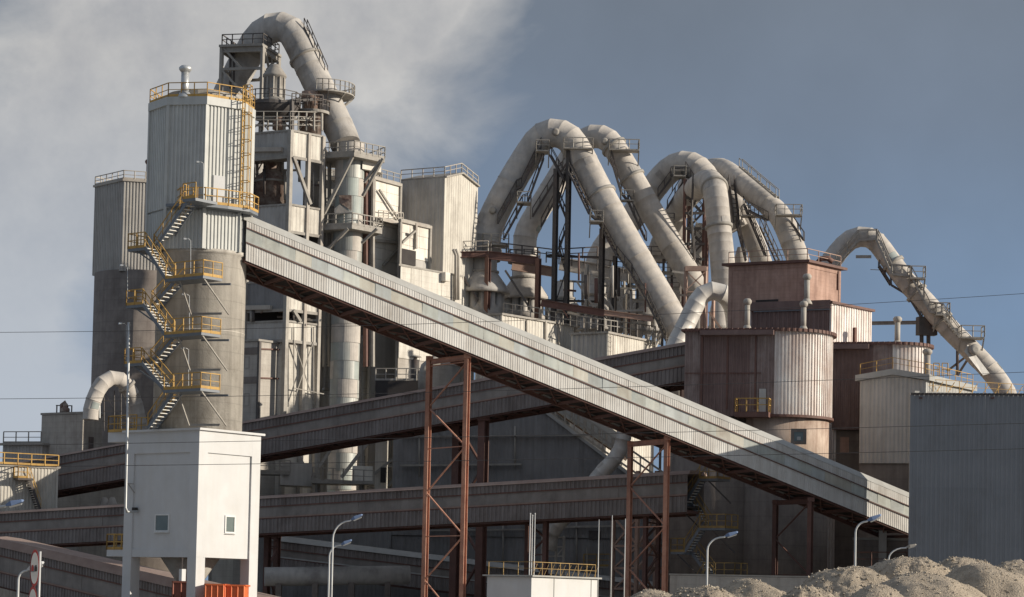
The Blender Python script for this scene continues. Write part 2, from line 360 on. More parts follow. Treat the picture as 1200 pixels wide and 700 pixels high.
def ladder(parent, a, b, wd=.5, m=None, cage=False, side=None, out=None):
    a = Vector(a); b = Vector(b); s = (side or Vector((1, 0, 0)))*wd/2; mb = MB(); L = (b-a).length
    for q in (-1, 1): mb.bar(a+s*q, b+s*q, .07)
    n = int(L/.45)
    for i in range(n): q = a.lerp(b, (i+.5)/n); mb.bar(q-s, q+s, .04)
    o = mb.build('ladder', m or M['yellow'], parent)
    if cage:
        cb = MB(); n = max(3, int(L/1.0)); ou = out*.75
        def hoop(q):
            return [q-s*1.3, q-s*1.7+ou*.45, q-s*.9+ou, q+s*.9+ou, q+s*1.7+ou*.45, q+s*1.3]
        lo = hoop(a); hi = hoop(b)
        for i in range(n+1):
            hp = hoop(a.lerp(b, i/n))
            for u, v in zip(hp, hp[1:]): cb.bar(u, v, .05)
        for i in (1, 2, 3, 4): cb.bar(lo[i], hi[i], .04)
        cb.build('safety_cage', m or M['yellow'], o)
    return o
def spline(pts, n=14):
    pts = [Vector(p) for p in pts]; q = [pts[0]*2-pts[1]]+pts+[pts[-1]*2-pts[-2]]; o = []
    for i in range(1, len(q)-2):
        a, b, c, d = q[i-1:i+3]
        for k in range(n):
            t = k/n
            o.append(.5*((2*b)+(c-a)*t+(2*a-5*b+4*c-d)*t*t+(3*b-a-3*c+d)*t**3))
    o.append(pts[-1]); return o
def resample(pts, step):
    L = [0]
    for a, b in zip(pts, pts[1:]): L.append(L[-1]+(b-a).length)
    n = max(2, round(L[-1]/step)); o = []; i = 0
    for k in range(n+1):
        u = L[-1]*k/n
        while i < len(L)-2 and u > L[i+1]: i += 1
        t = (u-L[i])/max(1e-9, L[i+1]-L[i]); o.append(pts[i].lerp(pts[i+1], min(1, t)))
    return o
def duct(name, label, path, r, seg=2.2, m=None, flanges=(), n=28, cat='duct', group=None, section='duct_section', sub=1):
    """mitred duct of separate sheet sections; path = world points (smoothed)"""
    m = m or M['duct']
    pts = resample(spline(path), seg); root = thing(name, label, cat, (pts[0].x, pts[0].y, 0), group)
    frames = []; x = None
    for k, p in enumerate(pts):
        d = (pts[min(k+1, len(pts)-1)]-pts[max(k-1, 0)]).normalized()
        if x is None:
            t = Z3 if abs(d.z) < .9 else Vector((1, 0, 0)); x = d.cross(t).normalized()
        else: x = (x-d*x.dot(d)).normalized()
        frames.append((p, x.copy(), d.cross(x), d))
    def ringp(f, rr, sh=0):
        p, x, y, d = f; return [p+d*sh+(x*math.cos(2*math.pi*i/n)+y*math.sin(2*math.pi*i/n))*rr for i in range(n)]
    for k in range(len(frames)-1):
        mb = MB(); A, B = frames[k], frames[k+1]; rr = r*(1+random.uniform(-.004, .004))
        lp_ = .035 if k % 6 == 2 else .004
        rings = [ringp(A, rr+lp_, -.02), ringp(A, rr+lp_, .06), ringp(A, rr, .065), ringp(B, rr, 0)]
        for q in rings: mb.v += [tuple(v) for v in q]
        for j in range(3):
            for i in range(n):
                i2 = (i+1) % n; mb.f.append((j*n+i, j*n+i2, (j+1)*n+i2, (j+1)*n+i))
        if k == 0: mb.f.append(tuple(range(n))[::-1])
        if k == len(frames)-2: mb.f.append(tuple(3*n+i for i in range(n)))
        mb.build(section, m, root, smooth=True)
    for k in range(1, len(frames)-2):
        if random.random() < .22:        # riveted repair plates
            A, B = frames[k], frames[k+1]; a0 = random.uniform(0, 2*math.pi); w_ = random.uniform(.5, 1.3); m2 = 6; mb = MB()
            def rp(f, rr, sh): p, x, y, d = f; return [p+d*sh+(x*math.cos(a0+w_*i/m2)+y*math.sin(a0+w_*i/m2))*rr for i in range(m2+1)]
            lo_, hi_, lo2, hi2 = rp(A, r+.03, .12), rp(B, r+.03, -.12), rp(A, r-.02, .12), rp(B, r-.02, -.12)
            mb.add(lo_+hi_+lo2+hi2, [(i, i+1, m2+2+i, m2+1+i) for i in range(m2)]+[(i, i+1, 2*m2+3+i, 2*m2+2+i) for i in range(m2)]+[(m2+1+i, m2+2+i, 3*m2+4+i, 3*m2+3+i) for i in range(m2)])
            mb.build('repair_plate', random.choice((M['duct_grey'], M['duct_grey'], M['duct'], M['lag_green'])), root)
    for t in flanges:
        k = min(len(frames)-1, int(t*(len(frames)-1))); p, x, y, d = frames[k]
        MB().lathe(p, [(r+.02, -.16), (r+.2, -.15), (r+.2, .15), (r+.02, .16)], n, d).build('stiffening_ring', M['steel_grey'], root, True)
    root['_n'] = len(frames)
    del root['_n']
    return root, frames, r
def ring_platform(parent, frames, r, t, wd=1.0, m=None, level=True, arc=(0, 360)):
    k = min(len(frames)-1, int(t*(len(frames)-1))); p = frames[k][0]; m = m or M['steel_dark']; d = frames[k][3]
    rr = r*(1.15 if abs(d.z) > .9 else 1.45)+wd; n = 14; a0, a1 = arc
    ang = [R(a0+(a1-a0)*i/n) for i in range(n+1)]
    o = [p+Vector((math.sin(a)*rr, math.cos(a)*rr, 0)) for a in ang]; ii = [p+Vector((math.sin(a)*(r*1.02), math.cos(a)*r*1.02, 0)) for a in ang]
    mb = MB()
    for i in range(n): mb.hexa([ii[i], o[i], o[i+1], ii[i+1]], [q+Z3*.15 for q in (ii[i], o[i], o[i+1], ii[i+1])])
    for i in range(0, n, 3): mb.bar(o[i], p+(o[i]-p)*.45-Z3*1.6, .12)
    pf = mb.build('ring_platform', m, parent)
    railing(pf, [q+Z3*.15 for q in o], 1.1, m, 1.4, .04, False)
    return pf
def vent(px, y0, y1, Y, label, r=.28, m=None, group=None):
    b = P(px, y1, Y); t = P(px, y0, Y); h = t.z-b.z; b.z -= .3; h += .3
    root = thing('vent_pipe', label, 'vent', b, group); m = m or M['steel_grey']
    MB().lathe(b, [(r, 0), (r, h*.8)], 16).build('pipe', m, root, True)
    MB().lathe(b+Z3*h*.8, [(r*1.02, -.02), (r*1.55, h*.07), (r*1.6, h*.13), (r*1.1, h*.19), (r*.7, h*.2)], 16).build('cowl', m, root, True)
    MB().lathe(b, [(r*1.9, 0), (r*1.9, .12), (r*1.1, .5)], 16).build('base_flashing', m, root, True)
    return root
def hitx(o, a, px, z):
    """distance along azimuth a from o (at height z) until the picture column px is reached"""
    lo, hi = .01, 400.; d = az(a); f = lambda t: proj((o[0]+d.x*t, o[1]+d.y*t, z))[0]-px
    s = 1 if f(hi) > f(lo) else -1
    for _ in range(60):
        m_ = (lo+hi)/2
        if f(m_)*s > 0: hi = m_
        else: lo = m_
    return lo
def foot(xn, ytop, Y, xl, xr, al=-57, ar=33):
    n = P(xn, ytop, Y); z = n.z; o = Vector((n.x, n.y, 0))
    L = hitx(o, al, xl, z) if xl is not None else None; Rr = hitx(o, ar, xr, z) if xr is not None else None
    return o, z, L, Rr
def building(name, label, cat, xn, ytop, Y, xl, xr, al=-57, ar=33, zb=0, ml=None, mr=None, pitch=.33, cl=True, roof=True,
             L=None, RR=None, over=.25, mroof=None, rh=.22, cdepth=.045, group=None, cap=.0):
    o, z, l, r = foot(xn, ytop, Y, xl, xr, al, ar); l = L or l; r = RR or r
    ml = ml or M['clad_grey']; mr = mr or ml
    root = thing(name, label, cat, (o.x, o.y, zb), group)
    A = o+az(al)*l; B = o+az(ar)*r; C = A+B-o
    MB().prism([o, B, C, A], zb, z-.02).build('wall', ml if not cl else M['void'], root)
    pl = Plane(o, al); pr = Plane(o, ar)
    if cl:
        MB().corr([A, o], zb, z, pitch, cdepth, .02, 1 if Vector(((o-A).y, -(o-A).x, 0)).dot(pl.n) > 0 else -1).build('cladding', ml, root)
        MB().corr([o, B], zb, z, pitch, cdepth, .02, 1 if Vector(((B-o).y, -(B-o).x, 0)).dot(pr.n) > 0 else -1).build('cladding', mr, root)
        MB().corr([B, C], zb, z, pitch, cdepth, .02, 1).build('cladding', mr, root)
        for q in (o+(pl.n+pr.n)*.03, A, B): MB().box(Vector((q.x, q.y, zb)), .2, .2, z-zb, ar).build('corner_trim', mr, root)
    if roof:
        e = over; u = az(al)*e; v = az(ar)*e
        MB().prism([o-u-v, B+v-u, C+u+v, A+u-v], z, z+rh).build('roof', mroof or M['steel_grey'], root)
    return root, pl, pr, z, l, r
def window(parent, pl, x0, y0, x1, y1, off=.06, fr=.09, mfr=None, mgl=None):
    u0, z1 = pl.sz(x0, y0); u1, z0 = pl.sz(x1, y1)
    if u0 > u1: u0, u1 = u1, u0
    mb = MB(); f = fr
    for q in ((u0, u1, z0, z0+f), (u0, u1, z1-f, z1), (u0, u0+f, z0+f, z1-f), (u1-f, u1, z0+f, z1-f)): mb.slab(pl, q[0], q[1], q[2], q[3], -.02, off)
    w_ = mb.build('window', mfr or M['frame'], parent)
    MB().slab(pl, u0+f, u1-f, z0+f, z1-f, -.03, off-.05).build('pane', mgl or M['glass'], w_)
    return w_
def pslab(parent, name, pl, x0, y0, x1, y1, o0, o1, m):
    u0, z1 = pl.sz(x0, y0); u1, z0 = pl.sz(x1, y1)
    if u0 > u1: u0, u1 = u1, u0
    return MB().slab(pl, u0, u1, z0, z1, o0, o1).build(name, m, parent)
def pbar(mb, pl, x0, y0, x1, y1, w=.2, off=.1, h=None): return mb.bar(pl.at(x0, y0, off), pl.at(x1, y1, off), w, h or w)
# ================================================================== GROUND
g = MB(); g.add([(-3000, -200, 0), (3000, -200, 0), (3000, 6000, 0), (-3000, 6000, 0)], [(0, 1, 2, 3)])
gr = g.build('ground', M['ground']); gr['kind'] = 'structure'
# ================================================================== CONVEYOR GALLERIES
def gallery(name, label, x0, Y0, x1, Y1, yl, yr, width, m_up, m_band, m_low, m_roof, npane, pitch=.3, m_chord=None, pane_name='pane',
            panes=True, rib=True, group=None, m_under=None, over=.25, braces=True, flash=.08, rdep=.03):
    """yl / yr: picture heights at the left and right end of: roof top, eave, band top, band bottom, wall bottom"""
    a = P(x0, yl[0], Y0); b = P(x1, yr[0], Y1); pl = Plane(a, d=(b-a)); root = thing(name, label, 'conveyor', (a.x, a.y, 0), group)
    Ls = [(pl.sz(x0, yl[i]), pl.sz(x1, yr[i])) for i in range(5)]
    u0 = Ls[0][0][0]; u1 = Ls[0][1][0]; T = u1-u0
    def zz(i, u): p, q = Ls[i]; return p[1]+(q[1]-p[1])*(u-p[0])/(q[0]-p[0])
    m_chord = m_chord or M['steel_redbrown']
    sd_ = 1 if Vector((pl.d.y, -pl.d.x, 0)).dot(pl.n) > 0 else -1
    p0 = pl.pt(u0, 0); p1 = pl.pt(u1, 0)
    def cs(i, j, out, nm, m):
        ns = 13
        for q in range(ns):
            ua, ub = u0+T*q/ns, u0+T*(q+1)/ns
            MB().corr([pl.pt(ua, 0), pl.pt(ub, 0)], lambda t: zz(j, ua+(ub-ua)*t), lambda t: zz(i, ua+(ub-ua)*t), pitch, rdep, out+random.uniform(0, .02), sd_).build(nm, m, root)
    cs(1, 2, .02, 'upper_cladding', m_up); cs(3, 4, .02, 'lower_cladding', m_low)
    # panes of the translucent band, each one slightly out of true
    for k in range(npane):
        ua = u0+T*k/npane+.004; ub = u0+T*(k+1)/npane-.004; o1 = random.uniform(.0, .05); o2 = random.uniform(.0, .05)
        q = [(ua, 3, o1), (ub, 3, o2), (ub, 2, o1), (ua, 2, o2)]
        MB().hexa([pl.pt(u, zz(i, u), o-.05) for u, i, o in q], [pl.pt(u, zz(i, u), o) for u, i, o in q]).build(pane_name, random.choice((m_band, m_band, M['pane_b'], M['pane_c'])) if pane_name == 'pane' else m_band, root)
    MB().bar(pl.pt(u0, zz(2, u0)+.04, .09), pl.pt(u1, zz(2, u1)+.04, .09), .05, flash*1.4).build('band_flashing', m_chord, root)
    MB().bar(pl.pt(u0, zz(3, u0)-.06, .09), pl.pt(u1, zz(3, u1)-.06, .09), .05, flash*1.4).build('band_flashing', m_chord, root)
    MB().bar(pl.pt(u0, zz(3, u0)+.03, .10), pl.pt(u1, zz(3, u1)+.03, .10), .07, flash*1.6).build('band_sill', m_roof, root)
    # roof with overhang, the light edge of the sheet seen from below
    def quad(ia, u, o, dz=0): return pl.pt(u, zz(ia, u)+dz, o)
    mb = MB(); ridge = -width/2
    e0 = over
    for u_a, u_b in ((u0-.2, u1+.2),):
        mb.hexa([quad(1, u_a, e0), quad(1, u_b, e0), quad(0, u_b, e0-.35), quad(0, u_a, e0-.35)],
                [quad(0, u_a, ridge, -.2), quad(0, u_b, ridge, -.2), quad(0, u_b, ridge, .12), quad(0, u_a, ridge, .12)])
        mb.hexa([quad(0, u_a, ridge, -.2), quad(0, u_b, ridge, -.2), quad(0, u_b, ridge, .12), quad(0, u_a, ridge, .12)],
                [quad(1, u_a, -width-e0), quad(1, u_b, -width-e0), quad(0, u_b, -width-e0+.35), quad(0, u_a, -width-e0+.35)])
    mb.build('roof', m_roof, root)
    # far wall, floor
    mb = MB(); w_ = -width
    mb.hexa([quad(4, u0, w_), quad(4, u1, w_), quad(1, u1, w_), quad(1, u0, w_)], [quad(4, u0, w_+.1), quad(4, u1, w_+.1), quad(1, u1, w_+.1), quad(1, u0, w_+.1)])
    mb.build('far_wall', m_low, root)
    mb = MB(); mb.hexa([quad(4, u0, -.05, .35), quad(4, u1, -.05, .35), quad(4, u1, w_, .35), quad(4, u0, w_, .35)], [quad(4, u0, -.05, .5), quad(4, u1, -.05, .5), quad(4, u1, w_, .5), quad(4, u0, w_, .5)])
    mb.build('floor', m_under or M['void'], root)
    # bottom truss: chords, cross beams, diagonals
    mb = MB()
    for o in (-.12, w_+.12): mb.ibeam(quad(4, u0, o, 0), quad(4, u1, o, 0), .22, .3)
    mb.build('bottom_chord', m_chord, root)
    mb = MB(); n = max(3, round(T/3.2))
    for k in range(n+1):
        u = u0+T*k/n; mb.bar(quad(4, u, -.1, .02), quad(4, u, w_+.1, .02), .16, .24)
    for k in range(n*3):
        u = u0+T*(k+.5)/n/3; mb.bar(quad(4, u, -.1, .22), quad(4, u, w_+.1, .22), .1, .12)
    mb.build('cross_beams', m_chord, root)
    if braces:
        mb = MB()
        for k in range(n):
            ua = u0+T*k/n; ub = u0+T*(k+1)/n
            mb.bar(quad(4, ua, -.1, -.02), quad(4, ub, w_+.1, -.02), .1, .1)
            mb.bar(quad(4, ua, w_+.1, .06), quad(4, ub, -.1, .06), .1, .1)
        mb.build('underside_bracing', m_chord, root)
    return root, pl, zz, u0, u1
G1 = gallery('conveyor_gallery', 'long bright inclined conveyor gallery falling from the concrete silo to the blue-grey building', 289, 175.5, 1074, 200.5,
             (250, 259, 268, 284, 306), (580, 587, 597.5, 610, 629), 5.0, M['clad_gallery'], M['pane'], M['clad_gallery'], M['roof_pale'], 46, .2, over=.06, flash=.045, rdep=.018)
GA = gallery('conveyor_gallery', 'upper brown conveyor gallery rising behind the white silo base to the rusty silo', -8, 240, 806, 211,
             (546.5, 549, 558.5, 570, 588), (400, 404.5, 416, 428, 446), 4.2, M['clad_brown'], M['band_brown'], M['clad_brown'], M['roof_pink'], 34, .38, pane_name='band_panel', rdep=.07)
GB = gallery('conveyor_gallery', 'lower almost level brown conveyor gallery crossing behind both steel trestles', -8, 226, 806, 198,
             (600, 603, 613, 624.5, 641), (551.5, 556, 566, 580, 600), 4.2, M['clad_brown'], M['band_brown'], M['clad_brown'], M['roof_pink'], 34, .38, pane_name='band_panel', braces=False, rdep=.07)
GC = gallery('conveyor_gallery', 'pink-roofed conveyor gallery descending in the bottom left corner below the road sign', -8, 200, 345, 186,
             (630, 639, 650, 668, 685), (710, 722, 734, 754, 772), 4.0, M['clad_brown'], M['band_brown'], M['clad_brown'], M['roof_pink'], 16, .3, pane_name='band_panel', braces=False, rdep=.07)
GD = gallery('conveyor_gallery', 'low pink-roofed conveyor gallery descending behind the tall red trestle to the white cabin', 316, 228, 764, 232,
             (627, 633, 643, 652, 668), (682, 687, 697, 706, 722), 4.0, M['clad_brown'], M['band_brown'], M['clad_brown'], M['roof_pale'], 18, .38, pane_name='band_panel', braces=False, rdep=.07)  # pale roof colour stands in for sunlight along this roof
# ================================================================== TRESTLES
def trestle(label, legs, levels, m, wl=.42, wb=.16, pairs=((0, 1),), zig=True, group='steel trestles under the galleries', cap=True, name='steel_trestle'):
    """legs: (px, py top, Y); levels = brace heights as picture rows on leg 0"""
    tops = [P(*l) for l in legs]; root = thing(name, label, 'trestle', (tops[0].x, tops[0].y, 0), group)
    for t in tops:
        mb = MB(); mb.ibeam(Vector((t.x, t.y, 0)), t, wl, wl); mb.build('leg', m, root)
        MB().box(Vector((t.x, t.y, t.z-.35)), wl*1.5, wl*1.5, .33).build('head_plate', m, root)
    for (i, j) in pairs:
        a, b = tops[i], tops[j]
        if cap:
            MB().ibeam(Vector((a.x, a.y, min(a.z, b.z)-.25)), Vector((b.x, b.y, min(a.z, b.z)-.25)), .25, .4).build('cross_head', m, root)
        zs = [P(legs[0][0], y, legs[0][2]).z for y in levels]
        for k, z in enumerate(zs):
            MB().bar((a.x, a.y, z), (b.x, b.y, z), wb*.8).build('strut', m, root)
        for k in range(len(zs)-1):
            zm = (zs[k]+zs[k+1])/2
            if zig:
                MB().bar((a.x, a.y, zm), (b.x, b.y, zs[k]), wb).build('brace', m, root)
                MB().bar((a.x, a.y, zm), (b.x, b.y, zs[k+1]), wb).build('brace', m, root)
            else:
                MB().bar((a.x, a.y, zs[k]), (b.x, b.y, zs[k+1]), wb).build('brace', m, root)
                MB().bar((a.x, a.y, zs[k+1]), (b.x, b.y, zs[k]), wb).build('brace', m, root)
    return root
trestle('tall red-oxide trestle under the middle of the bright inclined gallery', [(548, 415, 183.7), (503.5, 417.5, 188.0)], [424, 523, 628, 733], M['steel_red'], .38, .10, pairs=((1, 0),))
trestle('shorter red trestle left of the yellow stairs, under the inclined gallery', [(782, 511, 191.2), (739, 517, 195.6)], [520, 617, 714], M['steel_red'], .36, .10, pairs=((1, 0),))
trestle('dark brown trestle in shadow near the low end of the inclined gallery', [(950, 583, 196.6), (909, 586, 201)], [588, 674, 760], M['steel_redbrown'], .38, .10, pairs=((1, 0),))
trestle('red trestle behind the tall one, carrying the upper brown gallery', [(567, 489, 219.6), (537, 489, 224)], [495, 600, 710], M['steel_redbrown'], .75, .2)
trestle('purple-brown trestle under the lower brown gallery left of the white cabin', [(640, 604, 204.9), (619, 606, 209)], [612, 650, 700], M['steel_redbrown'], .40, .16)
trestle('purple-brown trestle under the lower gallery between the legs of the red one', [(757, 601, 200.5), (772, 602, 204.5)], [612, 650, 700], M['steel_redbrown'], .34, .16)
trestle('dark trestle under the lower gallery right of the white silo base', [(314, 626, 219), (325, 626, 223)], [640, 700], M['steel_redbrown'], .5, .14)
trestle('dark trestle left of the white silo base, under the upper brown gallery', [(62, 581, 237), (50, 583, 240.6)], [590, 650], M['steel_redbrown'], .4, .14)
# ================================================================== FEED SILO (concrete tower with octagonal head)
BX = foot(234, 504, 172, 148, 306, -52, 38)
bo, bz, bL, bR = BX
silo = thing('feed_silo', 'tall concrete silo with octagonal corrugated head standing on a white base', 'silo', (bo.x, bo.y, 0))
base_c = bo+az(-52)*bL/2+az(38)*bR/2
zb0 = P(234, 653, 172).z; zb1 = bz
pL = Plane(bo, -52); pR = Plane(bo, 38)
A = bo+az(-52)*bL; B = bo+az(38)*bR; C = A+B-bo
# corner pillars
pw = .9
cx_l = az(-52); cx_r = az(38)
for q, nm in ((bo, 1), (A-cx_l*pw, 2), (B-cx_r*pw, 3), (C-cx_l*pw-cx_r*pw, 4)):
    MB().prism([q, q+cx_r*pw, q+cx_r*pw+cx_l*pw, q+cx_l*pw], 0, zb0+.01).build('leg', M['white'], silo)
ins = .14
zp = pL.sz(160, 532)[1]
mb = MB()
i0 = bo+(cx_l+cx_r)*ins
mb.prism([i0, B+(cx_l-cx_r)*ins, C-(cx_l+cx_r)*ins, A+(cx_r-cx_l)*ins], zb0, zb1-.05)
mb.build('base_wall', M['white'], silo)
mb = MB()   # raised frame round each recessed panel
def recess(pl, L_):
    ua = pw; ub = L_-pw
    mb.slab(pl, 0, ua, zb0, zb1, -ins, 0); mb.slab(pl, ub, L_, zb0, zb1, -ins, 0)
    mb.slab(pl, ua, ub, zp, zb1, -ins, -.003); mb.slab(pl, ua, ub, zb0-.02, zb0+.55, -ins, -.06)
recess(pL, bL)
pR2 = Plane(bo+cx_r*.0, 38)
mb.slab(pR2, ins, pw, zb0, zb1, -ins, 0); mb.slab(pR2, bR-pw, bR, zb0, zb1, -ins, 0)
mb.slab(pR2, pw, bR-pw, zp, zb1, -ins, -.003)
mb.build('raised_frame', M['white'], silo)
e = .22
MB().prism([bo-(cx_l+cx_r)*e, B+(cx_r-cx_l)*e, C+(cx_l+cx_r)*e, A+(cx_l-cx_r)*e], zb1, zb1+.16).build('base_roof', M['white'], silo)
pLi = Plane(bo+cx_r*ins, -52); pRi = Plane(bo+cx_l*ins, 38)
window(silo, pLi, 182, 602.5, 198.5, 623.5, .07, .11); window(silo, pRi, 263.5, 604, 275, 625.5, .07, .11)
for q, xa, xb, yy in ((pLi, 181.5, 199, 624.5), (pRi, 263, 275.5, 626.5)): pslab(silo, 'window_sill', q, xa, yy-.8, xb, yy, .0, .16, M['frame'])
# hopper outlet below the base floor
MB().lathe(base_c+Z3*(zb0-2.4), [(.6, 0), (.9, .5), (2.2, 2.4)], 20).build('outlet_hopper', M['steel_grey'], silo, True)
# shaft
sc = base_c
SR = 3.30
sY = sc.y
sc = Vector((P(234, 400, sY).x+.0, sY, 0))
zs1 = P(236, 291, sY-SR).z
b = MB(); prof = []
zc = zb1+.1; k = 0
prof = [(SR, zb1+.1), (SR, zs1-.55), (SR+.08, zs1-.5), (SR+.08, zs1-.3), (SR+.22, zs1-.25), (SR+.22, zs1)]
b.lathe(sc, prof, 64).build('concrete_shaft', M['concrete'], silo, True)
MB().lathe(sc, [(SR+.012, P(236, 385.5, sY-SR).z-.03), (SR+.03, P(236, 385.5, sY-SR).z), (SR+.012, P(236, 385.5, sY-SR).z+.03)], 64).build('construction_joint', M['concrete'], silo)
# octagonal head
oc = Vector((P(235, 200, sY).x, sY, 0)); OR = 3.78
VA = [257.5, 212.5, 167.5, 122.5, 77.5, 32.5, -12.5, -57.5]
def ov(a, r=OR): return oc+az(a)*r
z_t = P(235, 121.5, sY-3.6).z; z_m = P(235, 241, sY-3.6).z; z_l = P(235, 291.5, sY-3.6).z
core = MB(); core.prism([ov(a, OR-.08) for a in VA[::-1]], z_l, z_t).build('head_core', M['clad_tower'], silo)
for i in range(8):
    p, q = ov(VA[i]), ov(VA[(i+1) % 8]); d = q-p; nn = Vector((d.y, -d.x, 0)); sd_ = 1 if nn.dot((p+q)/2-oc) > 0 else -1
    MB().corr([p, q], z_m-.2, z_t, .29, .075, 0, sd_).build('cladding_panel', M['clad_tower'], silo)
    MB().corr([p, q], z_l, z_m-.35, .29, .075, 0, sd_).build('cladding_panel', M['clad_tower'], silo)
    cb = MB(); cb.bar(ov(VA[i], OR+.05)+Z3*z_l, ov(VA[i], OR+.05)+Z3*z_t, .22, .22, d.normalized()); cb.build('corner_trim', M['clad_tower'], silo)
MB().prism([ov(a, OR+.22) for a in VA[::-1]], z_t-.1, z_t+.5).build('roof_fascia', M['clad_tower'], silo)
MB().lathe(oc+Z3*(z_t+.5), [(2.6, 0), (2.6, .75), (1.6, 1.0), (.3, 1.1)], 28).build('roof_cap', M['steel_grey'], silo)
rp = [ov(a, OR+.1)+Z3*(z_t+.5) for a in VA]
railing(silo, rp+[rp[0]], 1.05, M['yellow'], .95, .03, True, 'roof_railing')
# door on the lit face
p145 = Plane(ov(167.5), d=(ov(122.5)-ov(167.5)))
dz0 = p145.sz(256, 240)[1]; u0_, z1_ = p145.sz(249.5, 205.5); u1_, _ = p145.sz(263, 205.5)
MB().slab(p145, u0_, u1_, dz0, z1_, .02, .13).build('door', M['white'], silo)
# head platform around the front right faces
po = MB(); plo = []
for a in (205, 190, 167.5, 145, 122.5, 100): plo.append(a)
o_ = [ov(a, (OR+1.0 if a in (167.5, 122.5) else OR+1.0-.25)) for a in plo]; i_ = [ov(a, OR-.6) for a in plo]
zpf = z_m
for k in range(len(plo)-1):
    po.hexa([i_[k]+Z3*(zpf-.22), o_[k]+Z3*(zpf-.22), o_[k+1]+Z3*(zpf-.22), i_[k+1]+Z3*(zpf-.22)], [i_[k]+Z3*zpf, o_[k]+Z3*zpf, o_[k+1]+Z3*zpf, i_[k+1]+Z3*zpf])
po.build('head_platform', M['steel_blue'], silo)
railing(silo, [i_[0]+Z3*zpf*1]+[q+Z3*zpf for q in o_][1:]+[i_[-1]+Z3*zpf], 1.15, M['yellow'], 1.2, .034, True, 'platform_railing')
# caged ladder
la = ov(124, OR+.28); ladder(silo, la+Z3*zpf, la+Z3*(z_t+1.6), .55, M['yellow'], True, (ov(122.5)-ov(77.5)).normalized()*-1, az(128))
vent(216.5, 77, 111, sY-3.1, 'mushroom-capped steel vent on the roof of the octagonal silo head', .30, M['galv'])
# ================================================================== SILO STAIRCASE
st = thing('external_staircase', 'zigzag blue steel staircase with yellow railings climbing the concrete silo', 'staircase', (P(180, 500, 174).x, 174, zb1))
Yf = sY-SR-.95
SPl = Plane(sc+az(218)*(SR+2.0), d=az(128))      # the staircase stands off the left front of the shaft
LN = -SPl.n
def stair_landing(x0, x1, y, dep=1.9, left=True):
    a = SPl.at(x0, y); b_ = SPl.at(x1, y); a.z = b_.z = (a.z+b_.z)/2; n = LN*dep
    mb = MB(); mb.hexa([a-Z3*.2, b_-Z3*.2, b_-Z3*.2+n, a-Z3*.2+n], [a, b_, b_+n, a+n]); lo = mb.build('landing', M['steel_blue'], st)
    path = [b_, a, a+n] if left else [a+SPl.d*.1, b_, b_+n]
    railing(lo, path, 1.12, M['yellow'], 1.0, .032, True)
    return a, b_, lo
lefts = [(150, 169.5, 291), (148, 167, 357.5), (146, 165.5, 426)]
rights = [(193, 238, 325), (192, 236, 391), (191, 235, 456)]
Ll = [stair_landing(*q, left=True) for q in lefts]
Rl = [stair_landing(*q, left=False) for q in rights]
top = SPl.at(214, 240); top.z = zpf
o1, o2 = LN*.45, LN*1.42
flight(st, top+LN*1.0, Ll[0][1]+o2, .85)
mb = MB(); q = top+SPl.d*.0; mb.hexa([q-Z3*.2, q+SPl.d*1.3-Z3*.2, q+SPl.d*1.3+LN*2.2-Z3*.2, q+LN*2.2-Z3*.2], [q, q+SPl.d*1.3, q+SPl.d*1.3+LN*2.2, q+LN*2.2]); lo = mb.build('landing', M['steel_blue'], st)
railing(lo, [q+LN*.3, q, q+SPl.d*1.3], 1.12, M['yellow'], .9, .032, True)
for k in range(3):
    flight(st, Ll[k][1]+o1, Rl[k][0]+o1+SPl.d*.1, .85)
    if k < 2: flight(st, Rl[k][0]+o2+SPl.d*.1, Ll[k+1][1]+o2, .85)
bot = SPl.at(161, 503); bot.z = zb1+.16
flight(st, Rl[2][0]+o2+SPl.d*.1, bot+o2, .85)
for q in Rl:     # struts under right landings, down to the shaft
    a, b_, lo = q; mb = MB()
    for u, w2 in ((.35, 1.2), (.97, 2.6)):
        p = a.lerp(b_, u)-Z3*.2+LN*.2; mb.bar(p, p+LN*w2-Z3*2.3, .09)
    p = a.lerp(b_, .35)+LN*1.5-Z3*2.45; mb.bar(p, p+SPl.d*2.1+LN*.9, .1, .16); mb.build('bracket', M['steel_grey'], lo)
    MB().bar(a.lerp(b_, .5)+LN*1.9-Z3*.3, b_+LN*2.8-Z3*.3, .14).build('bracket_arm', M['steel_blue'], lo)
for q in Ll:
    a, b_, lo = q; mb = MB(); p = a.lerp(b_, .4)-Z3*.2+LN*.3; mb.bar(p, p+SPl.d*2.2+LN*1.2-Z3*1.7, .11)
    mb.build('bracket', M['steel_blue'], lo)
# base landing cantilevered to the left of the white base
bp = foot(234, 504, 172, 118, None, -52, 38)
zbl = zb1+.12
a1 = A+cx_r*.3; a2 = A+cx_l*2.3+cx_r*.3
mb = MB(); mb.hexa([a1+Z3*(zbl-.75), a2+Z3*(zbl-.75), a2+cx_r*1.9+Z3*(zbl-.75), a1+cx_r*1.9+Z3*(zbl-.75)], [a1+Z3*zbl, a2+Z3*zbl, a2+cx_r*1.9+Z3*zbl, a1+cx_r*1.9+Z3*zbl])
lo = mb.build('base_landing', M['white'], st)
railing(lo, [bo+cx_l*(bL*.86)+Z3*zbl, a1-cx_r*.3+Z3*zbl, a2+Z3*zbl, a2+cx_r*1.9+Z3*zbl, a1+cx_r*1.9+Z3*zbl], 1.2, M['yellow'], .9, .032, True)
